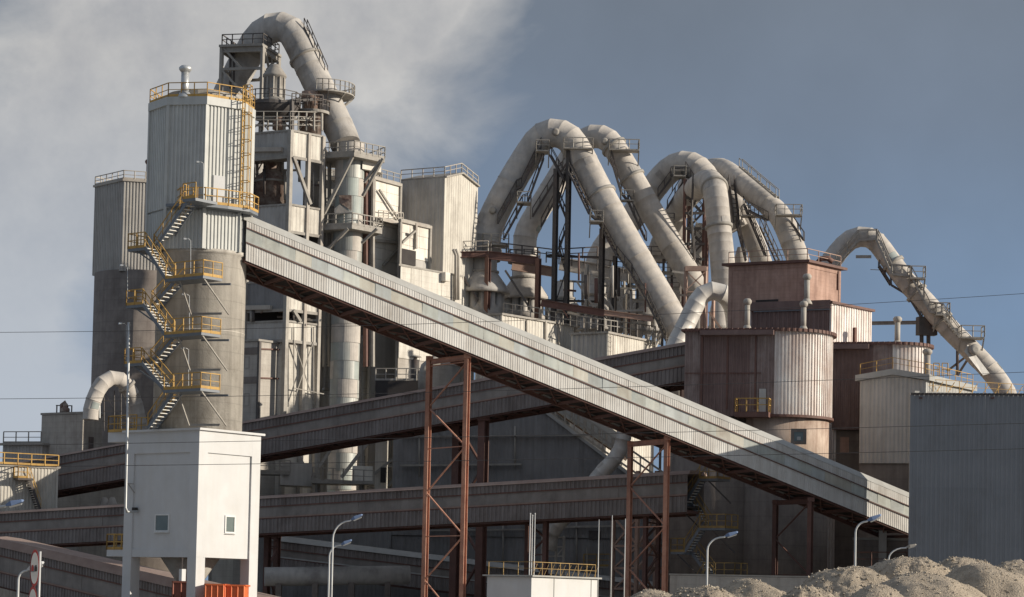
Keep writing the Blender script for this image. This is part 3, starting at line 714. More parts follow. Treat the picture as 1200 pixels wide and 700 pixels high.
# small yellow-railed balcony low on the base
pbz = pL.sz(145, 652)[1]
a1 = A+cx_r*.6; a2 = A+cx_l*2.4+cx_r*.6
mb = MB(); mb.hexa([a1+Z3*(pbz), a2+Z3*(pbz), a2+cx_r*1.9+Z3*(pbz), a1+cx_r*1.9+Z3*(pbz)], [q+Z3*.5 for q in (a1+Z3*pbz, a2+Z3*pbz, a2+cx_r*1.9+Z3*pbz, a1+cx_r*1.9+Z3*pbz)])
lo = mb.build('balcony', M['white'], silo)
railing(lo, [a1+Z3*(pbz+.5), a2+Z3*(pbz+.5), a2+cx_r*1.9+Z3*(pbz+.5)], 1.15, M['yellow'], .8, .045, True)
# white service pipe fixed to the left corner of the base
sp = thing('service_pipe', 'thin pale vertical pipe running down the left corner of the white base', 'pipe', (P(149, 500, 171.4).x, 171.4, 0))
mb = MB(); mb.tube([P(151, 378, 172.5), P(150.5, 425, 172.5), P(149.3, 500, 172.5), P(147.2, 595, 172.5), P(149.0, 600, 172.6), P(161, 599.5, 174.0)], .09, 8); mb.build('pipe', M['galv'], sp, True)
mb = MB(); pbar(mb, pL, 150, 567, 160, 567.5, .06, .3); pbar(mb, pL, 153, 568, 160, 578, .06, .2); mb.build('bracket', M['steel_grey'], sp)
pslab(sp, 'junction_box', pL, 157.5, 595, 161.5, 600, .0, .25, M['void'])
# small lamp posts clipped to the landings
for k, (x, y0, y1, Yy, what) in enumerate([(223.5, 282, 325, Yf, 'upper right landing'), (222, 347, 389, Yf, 'middle right landing'), (221, 410, 455, Yf, 'lowest right landing'),
                                      (149.5, 313, 350, Yf, 'middle left landing'), (148, 381, 424, Yf, 'lowest left landing'), (238.5, 192, 238, Yf-.6, 'platform of the octagonal head')]):
    o = thing('lamp_post', 'thin pale lamp post rising beside the %s of the silo stairs' % what if k < 5 else 'thin pale lamp post on the %s' % what, 'lamp', P(x, y1, Yy), 'small lamp posts of the silo stairs')
    a = P(x, y1, Yy); b_ = P(x, y0, Yy); MB().tube([a, b_, b_+Vector((-.15, -.1, .1)), b_+Vector((-.4, -.15, .1))], .022, 6).build('post', M['galv'], o)
    MB().box(b_+Vector((-.42, -.15, .02)), .2, .3, .12, 70).build('lamp_head', M['galv'], o)
# ================================================================== LEFT BACKGROUND
# twin silo behind the tower: facetted cladding over a concrete shaft
bs = thing('background_silo', 'tall grey silo with ribbed upper half and concrete lower half behind the feed silo', 'silo', (P(150, 400, 276).x, 276, 0))
Ys = 276; cxs = P(165, 300, Ys+3.5)
ctr = Vector((cxs.x, Ys+5, 0)); rb = 5.6
z0_, z1_, z2_ = 0, P(130, 316, Ys).z, P(130, 213, Ys).z
MB().lathe(ctr, [(rb-.02, 0), (rb-.02, z1_)], 48).build('concrete_shaft', M['concrete_dark'], bs, True)
va = [262, 196, 130, 64, -2]
MB().prism([ctr+az(a)*(rb+.1) for a in va[::-1]], z1_-.2, z2_).build('head_core', M['clad_grey'], bs)
for i in range(5):
    p, q = ctr+az(va[i])*(rb+.18), ctr+az(va[(i+1) % 5])*(rb+.18); d = q-p; sd_ = 1 if Vector((d.y, -d.x, 0)).dot((p+q)/2-ctr) > 0 else -1
    MB().corr([p, q], z1_-.2, z2_, .38, .09, 0, sd_).build('cladding_panel', M['clad_grey'], bs)
MB().prism([ctr+az(a)*(rb+.45) for a in va[::-1]], z2_, z2_+.25).build('roof', M['steel_pale'], bs)
rr_ = [ctr+az(a)*(rb+.2)+Z3*(z2_+.25) for a in va]; railing(bs, rr_+[rr_[0]], 1.0, M['steel_pale'], 1.2, .045)
vent(174, 187, 213, Ys+1, 'slim brown vent pipe between the background silo and the octagonal head', .3, M['steel_redbrown'])
# block building
bb, pl, pr, z_, l_, r_ = building('block_building', 'pale blockwork building with small rooftop machine left of the feed silo', 'building', 97.5, 485, 245, 49, 121, -57, 33, 0, M['block'], M['block'], cl=False, over=.1)
pslab(bb, 'louvre', pr, 104, 512, 109, 528, -.02, .06, M['steel_dark'])
pslab(bb, 'door_panel', pl, 57, 510, 66, 532, 0, .03, M['block'])
rm = thing('rooftop_fan', 'small brown fan unit with ducts on the roof of the blockwork building', 'fan', P(75, 484.5, 249))
mb = MB(); c_ = P(76, 484.5, 248); mb.lathe(c_, [(.5, 0), (.5, .5), (.28, .65), (.28, 1.0)], 14); mb.build('fan_housing', M['vessel'], rm, True)
mb = MB(); mb.tube([c_+Vector((-.35, 0, 0)), c_+Vector((-.35, 0, .9)), c_+Vector((-.1, 0, 1.2)), c_+Vector((.2, 0, .6))], .2, 8); mb.build('elbow_duct', M['vessel'], rm, True)
mb = MB(); mb.box(c_+Vector((-.85, 0, 0)), .12, .12, .85); mb.box(c_+Vector((.7, 0, 0)), .12, .12, .85); mb.bar(c_+Vector((-.95, 0, .8)), c_+Vector((-.3, 0, .8)), .1); mb.bar(c_+Vector((.3, 0, .8)), c_+Vector((.75, 0, .8)), .1); mb.build('support_frame', M['steel_dark'], rm)
ls, pl, pr, z_, l_, r_ = building('roof_shed', 'low grey ribbed shed with roof railing at the far left', 'shed', 49, 522, 247, 5, None, -72, 33, 0, M['clad_grey'], None, .4, RR=6, over=.4)
u_ = pl.pt(0, z_+.2, .2); v_ = pl.pt(l_, z_+.2, .2); railing(ls, [u_, v_], 1.2, M['steel_grey'], 1.5, .045)
# corrugated shed with yellow stair, far left
cs_, pl, pr, z_, l_, r_ = building('stair_shed', 'cream corrugated shed with a yellow-railed stair on its side at the left edge', 'shed', -30, 545, 229.5, None, 67, -63, 60, 0, M['clad_beige'], None, .33, L=6, over=.2)
pl = pr; u_ = pl.pt(0.1, z_+.22, .3); v_ = pl.pt(r_, z_+.22, .3); railing(cs_, [u_, v_], 1.1, M['yellow'], 1.3, .045)
tp = pl.at(26, 561, .25); fl_ = MB(); fl_.slab(pl, pl.sz(16, 561)[0], pl.sz(34, 561)[0], tp.z-.2, tp.z, .05, 1.3); lo = fl_.build('landing', M['steel_dark'], cs_)
railing(lo, [pl.pt(pl.sz(16, 561)[0], tp.z, .1), pl.pt(pl.sz(16, 561)[0], tp.z, 1.3), pl.pt(pl.sz(27, 561)[0], tp.z, 1.3)], 1.1, M['yellow'], 1, .045)
flight(cs_, pl.at(30, 562, .75), pl.at(43, 600, .75), .9, M['steel_dark'])
# small pale arch duct left of the tower
p_ = [P(106, 492, 243), P(107.5, 476, 243), P(116, 455, 243), P(127, 444.5, 243.5), P(139, 444, 244), P(149, 453, 244.5), P(157, 470, 245), P(163, 496, 245.5), P(168, 530, 246)]
da, fr_, rr = duct('arch_duct', 'small pale arched duct between the blockwork building and the feed silo', p_, .80, 1.0, M['duct'], (.5,), 24)
mb = MB()
for x in (122, 134, 142):
    mb.bar(P(x, 505, 244), P(x, 458, 244), .08)
for y in (470, 482, 494): mb.bar(P(120, y, 244), P(144, y, 244), .06)
mb.bar(P(122, 505, 244), P(134, 482, 244), .05); mb.bar(P(134, 482, 244), P(122, 458, 244), .05); mb.build('support_frame', M['steel_dark'], da)
mb = MB(); mb.bar(P(117, 490, 243), P(117, 462, 243), .07); mb.bar(P(117, 462, 243), P(120, 461, 243), .1); mb.build('inspection_lamp', M['galv'], da)
# pale walls glimpsed between the two galleries on the left
lw, pl, pr, z_, l_, r_ = building('pump_house', 'pale concrete block seen between the two brown galleries on the left', 'building', 96, 566, 252, 40, 150, -57, 33, 0, M['block'], M['blockpale'], cl=False, roof=False)
for x, y0, a in ((122, 590, 5), (131, 585, 6)):
    t_ = thing('storage_cone', 'small pale conical hopper roof between the galleries, %s of two' % ('left' if x < 125 else 'right'), 'hopper', P(x, 600, 248))
    c_ = P(x, 600, 248); MB().lathe(c_-Z3*2, [(.8, 0), (.8, 2.2), (.3, 3.4), (.2, 3.5)], 18).build('shell', M['duct'], t_, True)
    MB().lathe(c_-Z3*2, [(.86, 1.9), (.86, 2.1)], 18).build('rim', M['steel_grey'], t_)

# ================================================================== PREHEATER TOWER
Yp = 244
po_, pz_, pLl, pRr = foot(341, 153, Yp, 262, 378.5, -62, 46)
ph = thing('preheater_tower', 'tall open preheater tower of dusty cladding bands and steel frame behind the feed silo', 'tower', (po_.x, po_.y, 0))
hl = Plane(po_, -62); hr = Plane(po_, 46)
Ap = po_+az(-62)*pLl; Bp = po_+az(46)*pRr; Cp = Ap+Bp-po_
def hz(y): return hr.sz(341, y)[1]
def band(y0, y1, ml, mr):
    za, zb_ = hz(y1), hz(y0)
    MB().corr([Ap, po_], za, zb_, .5, .04, .02, 1 if Vector(((po_-Ap).y, -(po_-Ap).x, 0)).dot(hl.n) > 0 else -1).build('cladding_band', ml, ph)
    MB().corr([po_, Bp], za, zb_, .5, .02, .02, 1 if Vector(((Bp-po_).y, -(Bp-po_).x, 0)).dot(hr.n) > 0 else -1).build('cladding_band', mr, ph)
    mb = MB(); mb.prism([po_, Bp, Cp, Ap], za+.3, za+.6); mb.build('floor_deck', M['steel_grey'], ph)
    mb = MB(); mb.slab(hl, 0, pLl, za-.25, za+.05, 0, .15); mb.slab(hr, 0, pRr, za-.25, za+.05, 0, .15); mb.slab(hl, 0, pLl, zb_-.1, zb_+.1, 0, .15); mb.slab(hr, 0, pRr, zb_-.1, zb_+.1, 0, .15); mb.build('edge_beam', M['steel_grey'], ph)
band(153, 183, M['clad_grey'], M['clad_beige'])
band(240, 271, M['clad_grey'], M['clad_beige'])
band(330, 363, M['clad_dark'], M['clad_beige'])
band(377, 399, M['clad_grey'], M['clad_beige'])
# decks and cores
MB().prism([po_, Bp, Cp, Ap], hz(153)-.3, hz(153)).build('floor_deck', M['steel_grey'], ph)
zc0, zc1 = 0, hz(399)
k_ = az(-62)*.3+az(46)*.3
MB().prism([po_+k_, Bp+k_, Cp-k_, Ap-k_], 0, hz(399)+.2).build('lower_wall', M['blockpale'], ph)
MB().prism([po_+az(46)*4.5+az(-62)*.5, Bp+az(-62)*5.2, Cp, Ap], hz(399), hz(240)).build('interior_shade_core', M['void'], ph)  # black cores paint the open floors' interior dark
MB().prism([po_+az(-62)*9, Bp+az(-62)*9, Cp, Ap+az(46)*3], hz(240), hz(183)).build('interior_shade_core', M['void'], ph)
# columns and bracing
for u in (0, 5.0, 10, pLl):
    mb = MB(); a = hl.pt(u, 0, .03); mb.bar(a, a+Z3*hz(153), .45); mb.build('column', M['steel_grey'], ph)
for u in (pRr*.55, pRr):
    mb = MB(); a = hr.pt(u, 0, .03); mb.bar(a, a+Z3*hz(153), .4); mb.build('column', M['steel_pale'], ph)
for (y0, y1, xa, xb) in ((240, 184, 362, 342), (377, 364, 350, 342)):
    mb = MB(); pbar(mb, hr, xa, y0, xb, y1, .32, .25); mb.build('diagonal_brace', M['steel_grey'], ph)
mb = MB(); pbar(mb, hl, 285, 176.5, 333, 176, .45, .35); mb.build('horizontal_pipe', M['steel_pale'], ph)
mb = MB(); pbar(mb, hl, 285, 361.5, 320, 361, .45, .35); mb.build('horizontal_pipe', M['steel_pale'], ph)
# cyclone vessels standing in the open floor
def vessel(x, y0, y1, Y, r, m, prof=None):
    b_ = P(x, y1, Y); h = P(x, y0, Y).z-b_.z
    pr_ = prof or [(r, 0), (r, h*.5), (r*1.08, h*.5), (r*1.08, h*.56), (r*.55, h*.72), (r*.55, h)]
    v = MB().lathe(b_, pr_, 28).build('cyclone_vessel', m, ph, True); MB().lathe(b_+Z3*h*.5, [(r*1.12, -.1), (r*1.12, .1)], 28).build('flange', M['steel_grey'], v)
vessel(318, 185, 243, Yp+6, 1.75, M['vessel'])
vessel(368, 186, 243, Yp+8, 1.2, M['duct_grey'])
vessel(300, 188, 243, Yp+11, 1.5, M['duct_grey'])
# lower right face: lit panel wall with cross braces, door and windows
lwp = hr
for (xa, ya, xb, yb) in ((343, 400, 366, 470), (366, 400, 343, 470), (343, 384, 343, 475), (366, 384, 366, 475), (343, 455, 378, 462)):
    mb = MB(); pbar(mb, hr, xa, ya, xb, yb, .09, .2); mb.build('wall_brace', M['steel_grey'], ph)
for (x0, y0, x1, y1) in ((286, 418, 290, 432), (286, 462, 290, 476), (287, 405, 303, 412), (287, 441, 303, 448)):
    f_ = pslab(ph, 'window', hl, x0, y0, x1, y1, .28, .33, M['steel_grey']); pslab(f_, 'pane', hl, x0+.7, y0+.7, x1-.7, y1-.7, .30, .35, M['glass'])
mb = MB(); a = hl.at(304, 400, .4); mb.bar(Vector((a.x, a.y, 0)), a, .35); mb.build('downpipe', M['steel_dark'], ph)
# annex block in front of the lower left face
ax_, pl, pr, z_, l_, r_ = building('annex', 'whitewashed annex with small windows tucked behind the feed silo under the gallery', 'building', 303, 400, 242.5, 280, 333, -60, 40, 0, M['block'], M['blockpale'], cl=False, over=.15)
window(ax_, pl, 286, 418, 292, 432, .04, .08, M['steel_grey']); window(ax_, pl, 286, 461, 292, 476, .04, .08, M['steel_grey'])
for y in (408, 442):
    pslab(ax_, 'stain_course', pl, 283, y, 302, y+7, 0, .08, M['concrete_dark'])
    mb = MB(); pbar(mb, pr, 304, y+1, 331, y+2, .14, .1); mb.build('ledge', M['steel_redbrown'], ax_)
mb = MB(); mb.bar(Vector((pr.pt(0, 0, .15))), pr.pt(0, z_, .15), .28); mb.build('corner_pipe', M['steel_dark'], ax_)
# machinery deck on top of the tower
PU = P
def P(px, py, Y): return PU(px, py, Y-2)
mb = MB()
def disc(x, y, Y, r, h=.3, m='steel_grey', nm='ring_deck'):
    c = P(x, y, Y); o = MB().lathe(c, [(r, -h/2), (r, h/2)], 32).build(nm, M[m], ph)
    railing(o, [c+Vector((math.sin(t*math.pi/6)*r, math.cos(t*math.pi/6)*r, h/2)) for t in range(13)], 1.1, M['steel_dark'], 1.6, .04, False)
    return c
disc(319, 125, 250, 3.0, .35, 'steel_dark'); disc(366, 133, 251, 1.8, .3, 'steel_grey')
c = P(321, 125, 250)
MB().lathe(c, [(1.6, 0), (1.6, .35), (1.0, .9), (1.0, 3.0), (1.25, 3.1), (1.25, 3.3), (.6, 4.2), (.5, 4.4)], 28).build('cyclone_top', M['steel_grey'], ph, True)
for k in range(10):
    a = k*36; q = c+az(a)*1.08; MB().bar(q+Z3*.9, q+Z3*3.0, .14, .14).build('stiffener', M['steel_grey'], ph)
MB().lathe(P(320, 125, 250), [(2.2, -1.3), (2.9, -.2), (2.9, 0)], 28).build('collar_cone', M['steel_dark'], ph, True)
c = P(364, 118, 251)
MB().lathe(c, [(.95, 0), (.95, .9), (.75, .9), (.75, -1.2)], 24).build('small_vessel', M['refractory'], ph, True)
MB().lathe(P(364, 133, 251), [(1.2, -2.6), (1.2, 0), (1.9, .0)], 20).build('small_vessel', M['vessel'], ph, True)
MB().lathe(P(327, 152, 249), [(.7, 0), (.7, 1.6)], 18).build('small_vessel', M['refractory'], ph, True)
for (xa, xb, y) in ((294, 340, 138), (294, 340, 147), (342, 377, 139), (342, 377, 146)):
    mb = MB(); mb.bar(P(xa, y, 248), P(xb, y+.5, 249 if xa < 340 else 251), .2); mb.build('platform_beam', M['steel_grey'], ph)
for x in (296, 305, 314, 325, 333, 341, 350, 359, 368, 377):
    mb = MB(); mb.bar(P(x, 153, 248.5), P(x, 133 if x != 341 else 118, 248.5), .16 if x != 341 else .35); mb.build('post', M['steel_grey'], ph)
for (xa, xb) in ((296, 314), (325, 341), (350, 368)):
    mb = MB(); mb.bar(P(xa, 152, 248.4), P(xb, 134, 248.4), .1); mb.bar(P(xb, 152, 248.4), P(xa, 134, 248.4), .1); mb.build('brace', M['steel_dark'], ph)
for y in (131, 141): railing(ph, [P(293, y+12, 247), P(340, y+12, 247), P(378, y+13, 250)], 1.1, M['steel_grey'], 1.2, .04, False)
railing(ph, [P(342, 123, 247), P(360, 124, 248), P(378, 125, 249)], 1.2, M['steel_dark'], 1.0, .045, False)
mb = MB(); mb.bar(P(342, 153, 247.5), P(342, 119, 247.5), .35); mb.bar(P(342, 119, 247.5), P(366, 117, 249), .3); mb.build('davit_frame', M['steel_dark'], ph)
# head frame carrying the big loop
def P(px, py, Y): return PU(px, py, Y+3)
hf = thing('head_frame', 'open steel frame with railed top deck under the highest duct loop', 'frame', (P(295, 100, 250).x, 250, P(295, 120, 250).z))
Q = [(260, 248.5), (308, 247.5), (327, 252.5), (281, 254)]
zt_ = P(300, 59, 250).z; zb_ = P(300, 128, 250).z
cr = [Vector((P(x, 59, Y).x, Y+3, 0)) for x, Y in Q]
for q in cr: MB().bar(q+Z3*(zb_-3), q+Z3*zt_, .34).build('post', M['steel_grey'], hf)
mb = MB(); zd = .45
MB().prism([cr[0]+Vector((-.3, -.3, 0)), cr[1]+Vector((0, -.4, 0)), cr[2]+Vector((.3, 0, 0)), cr[3]+Vector((0, .3, 0))], zt_-.15, zt_+.1).build('deck', M['steel_grey'], hf)
for i in range(4):
    p, q = cr[i], cr[(i+1) % 4]
    MB().ibeam(p+Z3*(zt_-.4), q+Z3*(zt_-.4), .3, .6).build('deck_beam', M['steel_grey'], hf)
    zm = P(300, 86, 250).z
    MB().bar(p+Z3*(zm), q+Z3*(zm), .28).build('strut', M['steel_grey'], hf)
    MB().bar(p+Z3*zt_, p.lerp(q, .5)+Z3*zm, .22).build('brace', M['steel_grey'], hf)
    MB().bar(p+Z3*zm, q+Z3*(zb_-1), .22).build('brace', M['steel_grey'], hf)
railing(hf, [q+Z3*(zt_+.1) for q in cr+[cr[0]]], 1.15, M['steel_dark'], 1.3, .045, False)
mb = MB()
for x in (270, 274): mb.bar(P(x, 104, 249), P(x, 55 if x == 270 else 50, 249), .18)
mb.build('riser_pipe', M['steel_dark'], hf); ladder(hf, P(322, 96, 249), P(322, 66, 249), .6, M['steel_grey'])

P = PU
rg_ = random.Random(9)
for k in range(44):
    zone = rg_.choice(((292, 376, 188, 238, 246.5, 250), (300, 376, 112, 150, 247, 250), (380, 440, 205, 300, 254, 257), (292, 376, 364, 377, 245, 247)))
    x = rg_.uniform(zone[0], zone[1]); y = rg_.uniform(zone[2], zone[3]); Y = rg_.uniform(zone[4], zone[5]); m_ = M[rg_.choice(('steel_dark', 'steel_grey', 'steel_grey', 'steel_pale', 'vessel'))]; q_ = rg_.random()
    y0 = max(zone[2], y-rg_.uniform(10, 30))
    if q_ < .45: MB().tube([P(x, y0, Y), P(x, min(zone[3], y+18), Y)], rg_.uniform(.06, .2), 8).build('riser_pipe', m_, ph, True)
    elif q_ < .8: MB().bar(P(x, y, Y), P(min(zone[1], x+rg_.uniform(10, 30)), y+rg_.uniform(0, 1.5), Y), .15, .22).build('walkway_beam', m_, ph)
    else: MB().bar(P(x, y, Y), P(min(zone[1], x+rg_.uniform(4, 12)), y0, Y), .12).build('strut', m_, ph)
def P(px, py, Y): return PU(px, py, Y+3)
# ================================================================== BIG LOOP AND VERTICAL DUCT
lp = [P(262, 122, 253), P(269, 106, 253), P(279, 86, 252.5), P(291, 64, 252), P(302, 45, 251.5), P(315, 34.5, 251), P(329, 31.5, 250.5), P(341, 37, 250), P(351, 53, 249.5), P(362, 77, 249), P(382, 118, 248), P(400, 156, 247), P(405, 170, 246.5)]
dl, fr_, rr = duct('loop_duct', 'highest thick grey duct looping over the preheater tower into the vertical duct', lp, 1.60, 1.25, M['duct_grey'], (.62,))
ring_platform(dl, fr_, rr, .80, .9, M['steel_grey'], arc=(30, 190))
access_stair(dl, P(358, 33, 249), P(382, 88, 248), .7, M['steel_dark'])
vd = thing('vertical_duct', 'wide vertical duct of patchy lagging panels descending beside the preheater tower', 'duct', (P(407, 300, 246).x, 249.5, 0))
cv = Vector((P(407, 300, 246.3).x, 249.5, 0)); rv = 1.52
ztop = P(407, 168, 246.5).z; nseg = 26; zseg = [ztop*(1-i/nseg) for i in range(nseg+1)]
for i in range(nseg):
    zh, zl = zseg[i], zseg[i+1]
    for kq in range(8):          # eight lagging panels around each ring
        a0 = kq*45+(22 if i % 2 else 0); mb = MB(); pr_ = rv+random.uniform(-.02, .03)
        if zl > P(407, 300, 246).z and zh < P(407, 245, 246).z and False: continue
        m_ = 5; ang = [a0+45*j/m_ for j in range(m_+1)]
        lo_ = [cv+az(a)*pr_+Z3*(zl+.02) for a in ang]; hi_ = [cv+az(a)*pr_+Z3*(zh-.02) for a in ang]
        mb.add(lo_+hi_, [(j, j+1, m_+2+j, m_+1+j) for j in range(m_)])
        mb.build('lagging_panel', random.choice((M['panel_metal'], M['duct'], M['duct'], M['panel_metal'], M['lag_green'])), vd)
MB().lathe(cv, [(rv-.06, 0), (rv-.06, ztop)], 24).build('duct_shell', M['duct_grey'], vd)
# torn lagging patch
pf = Plane(cv+Vector((0, -rv-.02, 0)), 90)
mb = MB(); a = [(396, 228), (412, 229), (412.5, 249), (405, 252), (402, 243), (397, 239)]
mb.hexa([pf.at(397, 229, .06), pf.at(412, 229, .06), pf.at(412, 247, .06), pf.at(398, 238, .06)], [pf.at(397, 229, .02), pf.at(412, 229, .02), pf.at(412, 247, .02), pf.at(398, 238, .02)])
mb.build('torn_patch', M['vessel'], vd)
mb = MB(); mb.hexa([pf.at(392, 245, .1), pf.at(398, 240, .16), pf.at(411, 250, .2), pf.at(392, 252, .1)], [pf.at(392, 245, .06), pf.at(398, 240, .12), pf.at(411, 250, .16), pf.at(392, 252, .06)]); mb.build('loose_sheet', M['duct'], vd)
# platforms wrapped round the vertical duct
def wrap(y, xl, xr, Yf_, Yb_, label=None):
    z = P(407, y, 245).z; q = [P(xl, y, Yf_+1.5), P(xl+ (xr-xl)*.52, y, Yf_), P(xr, y, Yf_+3.2), P(xr-18, y, Yb_), P(xl+8, y, Yb_)]
    for p in q: p.z = z
    MB().prism([Vector((p.x, p.y, 0)) for p in q], z-.45, z).build('platform', M['steel_grey'], vd)
    railing(vd, [q[4], q[0], q[1], q[2], q[3]], 1.2, M['steel_grey'], .9, .045, True)
    return q
w1 = wrap(182, 376, 451, 243.2, 250); w2 = wrap(266, 374, 448, 243.2, 250)
for (xa, ya, xb, yb, w_) in ((413, 184, 374, 262, .3), (449, 186, 425, 230, .28), (446, 188, 427, 214, .24), (408, 268, 385, 292, .28), (442, 268, 424, 285, .24)):
    MB().bar(P(xa, ya, 243.3), P(xb, yb, 244.5), w_).build('strut', M['steel_grey'], vd)
for x in (380, 386, 429, 437):
    MB().bar(P(x, 184, 247), P(x, 430, 247), .3 if x != 429 else .45).build('column', M['steel_grey'] if x != 429 else M['steel_redbrown'], vd)
z0_ = P(450, 188, 247).z
MB().prism([P(425, 185, 245.5), P(447, 185, 247.5), P(447, 185, 249), P(425, 185, 249)], P(430, 199, 246).z, z0_).build('side_box', M['panel'], vd)

P = PU
ac, pl, pr, z_, l_, r_ = building('access_core', 'dark grey stair core behind the vertical duct, left of the white panelled building', 'tower', 381, 200, 262, None, 446, -60, 70, 0, M['clad_dark'], M['clad_grey'], .5, over=.1, L=2)
for k in range(9):
    zq = z_-1.2-k*2.9
    MB().slab(pr, .2, r_-.2, zq, zq+.25, .3, 1.3).build('gallery_floor', M['steel_grey'], ac); railing(ac, [pr.pt(.2, zq+.25, 1.2), pr.pt(r_-.2, zq+.25, 1.2)], 1.1, M['steel_grey'], 1.3, .045, False)
# ================================================================== PANEL BUILDINGS RIGHT OF THE DUCT
def panel_building(label, xn, y, Y, xl, xr, yb, rows, colsr, al=-60, ar=33, mr=M['panel'], ml=None, posts=True, zb=0, L=None):
    o, z, l, r = foot(xn, y, Y, xl, xr, al, ar); l = L or l
    root = thing('panel_building', label, 'building', (o.x, o.y, 0)); pr = Plane(o, ar); pl = Plane(o, al)
    A_ = o+az(al)*l; B_ = o+az(ar)*r
    MB().prism([o, B_, A_+B_-o, A_], 0, z).build('wall', ml or M['clad_grey'], root)
    zl = pr.sz(xn, yb)[1]; zs = [z-(z-zl)*i/rows for i in range(rows+1)]
    for i in range(rows):
        for j in range(colsr):
            MB().slab(pr, r*j/colsr+.015, r*(j+1)/colsr-.015, zs[i+1]+.015, zs[i]-.015, 0, .07+random.uniform(0, .03)).build('wall_panel', mr, root)
    if posts:
        for u in (0, r): MB().slab(pr, u-.15, u+.15, 0, z+.1, 0, .3).build('post', M['steel_grey'], root)
        MB().slab(pr, -.1, r+.1, z-.25, z+.05, 0, .35).build('eave_beam', M['steel_pale'], root)
    MB().prism([o+az(al+180)*.2+az(ar+180)*.2, B_+az(ar)*.2+az(al+180)*.2, A_+B_-o+az(al)*.2+az(ar)*.2, A_+az(al)*.2], z+.002, z+.2).build('roof', M['steel_grey'], root)
    return root, pl, pr, z, r
r1, pl, pr, z, r = panel_building('white panelled building with brown roof edge just right of the vertical duct', 437, 208, 253, 425, 468, 330, 9, 2, al=-5, L=5)
for (a, b_) in (((441, 223), (466, 261)),): mb = MB(); pbar(mb, pr, a[0], a[1], b_[0], b_[1], .2, .4); mb.build('diagonal_brace', M['steel_grey'], r1)
mb = MB(); pbar(mb, pr, 437, 259, 468, 262, .3, .3); pbar(mb, pr, 437, 282, 468, 285, .3, .3); mb.build('floor_beam', M['steel_pale'], r1)
mb = MB(); pbar(mb, pr, 446, 312, 464, 292, .22, .35); mb.build('diagonal_brace', M['steel_grey'], r1)
railing(r1, [pr.at(438, 259, .6), pr.at(467, 262, .6)], 1.1, M['steel_pale'], 1.0, .04, False)
pslab(r1, 'balcony', pr, 438, 259, 467, 262, .05, .9, M['steel_pale'])
railing(r1, [pr.pt(0, z+.2, .1), pr.pt(r, z+.2, .1)], .9, M['steel_grey'], 1.2, .04, False)
r2, pl, pr, z, r = panel_building('lower white panelled building with a small black opening left of the ribbed gabled block', 468, 258, 252.5, 462, 503, 300, 3, 3, al=-3, ar=36, L=5)
pslab(r2, 'opening', pr, 474.5, 273, 478, 277, .05, .14, M['void'])
pslab(r2, 'dark_bay', pr, 469, 291, 486, 312, .02, .13, M['void'])
mb = MB(); pbar(mb, pr, 469, 285, 484, 271, .2, .3); mb.build('diagonal_brace', M['steel_grey'], r2)
mb = MB(); pbar(mb, pr, 485, 262, 485, 292, .25, .3); mb.build('post', M['steel_pale'], r2)
pslab(r2, 'door', pr, 480, 268, 484, 280, .08, .13, M['panel'])
r3, pl, pr, z, r = panel_building('long whitewashed wall block below the gabled block, above the inclined gallery', 469, 312, 250, 440, 541, 420, 4, 6, al=-3, ar=40, mr=M['blockpale'], ml=M['block'], posts=False, L=2.2)
mb = MB(); pbar(mb, pr, 519, 330, 519, 320, .8, .3); mb.build('box_duct', M['panel'], r3)
for x in (530, 533): mb = MB(); mb.tube([pr.at(x, 352, .5), pr.at(x, 300, .5), pr.at(x-3, 293, .5)], .16, 8); mb.build('riser_pipe', M['steel_pale'], r3, True)
# ribbed gabled block
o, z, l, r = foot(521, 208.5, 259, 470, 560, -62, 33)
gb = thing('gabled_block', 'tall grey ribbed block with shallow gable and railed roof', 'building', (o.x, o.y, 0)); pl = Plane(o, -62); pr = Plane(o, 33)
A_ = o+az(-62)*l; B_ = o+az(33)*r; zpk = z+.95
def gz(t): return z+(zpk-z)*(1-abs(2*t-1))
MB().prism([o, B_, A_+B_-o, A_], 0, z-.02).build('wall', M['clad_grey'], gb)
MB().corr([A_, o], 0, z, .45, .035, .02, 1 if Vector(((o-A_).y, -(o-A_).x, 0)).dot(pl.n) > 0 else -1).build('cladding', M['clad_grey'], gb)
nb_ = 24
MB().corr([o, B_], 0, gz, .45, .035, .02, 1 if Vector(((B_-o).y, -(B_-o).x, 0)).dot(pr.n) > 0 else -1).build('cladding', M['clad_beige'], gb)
mb = MB(); md = o.lerp(B_, .5); 
for p, q in ((o, md), (md, B_)):
    zp_, zq_ = (z, zpk) if p is o else (zpk, z)
    e0 = pr.n*.3; p2 = p+az(-62)*l; q2 = q+az(-62)*l
    mb.hexa([p+e0+Z3*zp_, q+e0+Z3*zq_, q2+Z3*zq_, p2+Z3*zp_], [p+e0+Z3*(zp_+.18), q+e0+Z3*(zq_+.18), q2+Z3*(zq_+.18), p2+Z3*(zp_+.18)])
mb.build('roof', M['steel_grey'], gb)
railing(gb, [A_+Z3*(z+.2), o+Z3*(z+.2), md+Z3*(zpk+.2), B_+Z3*(z+.2)], 1.0, M['steel_pale'], 1.3, .045, False)
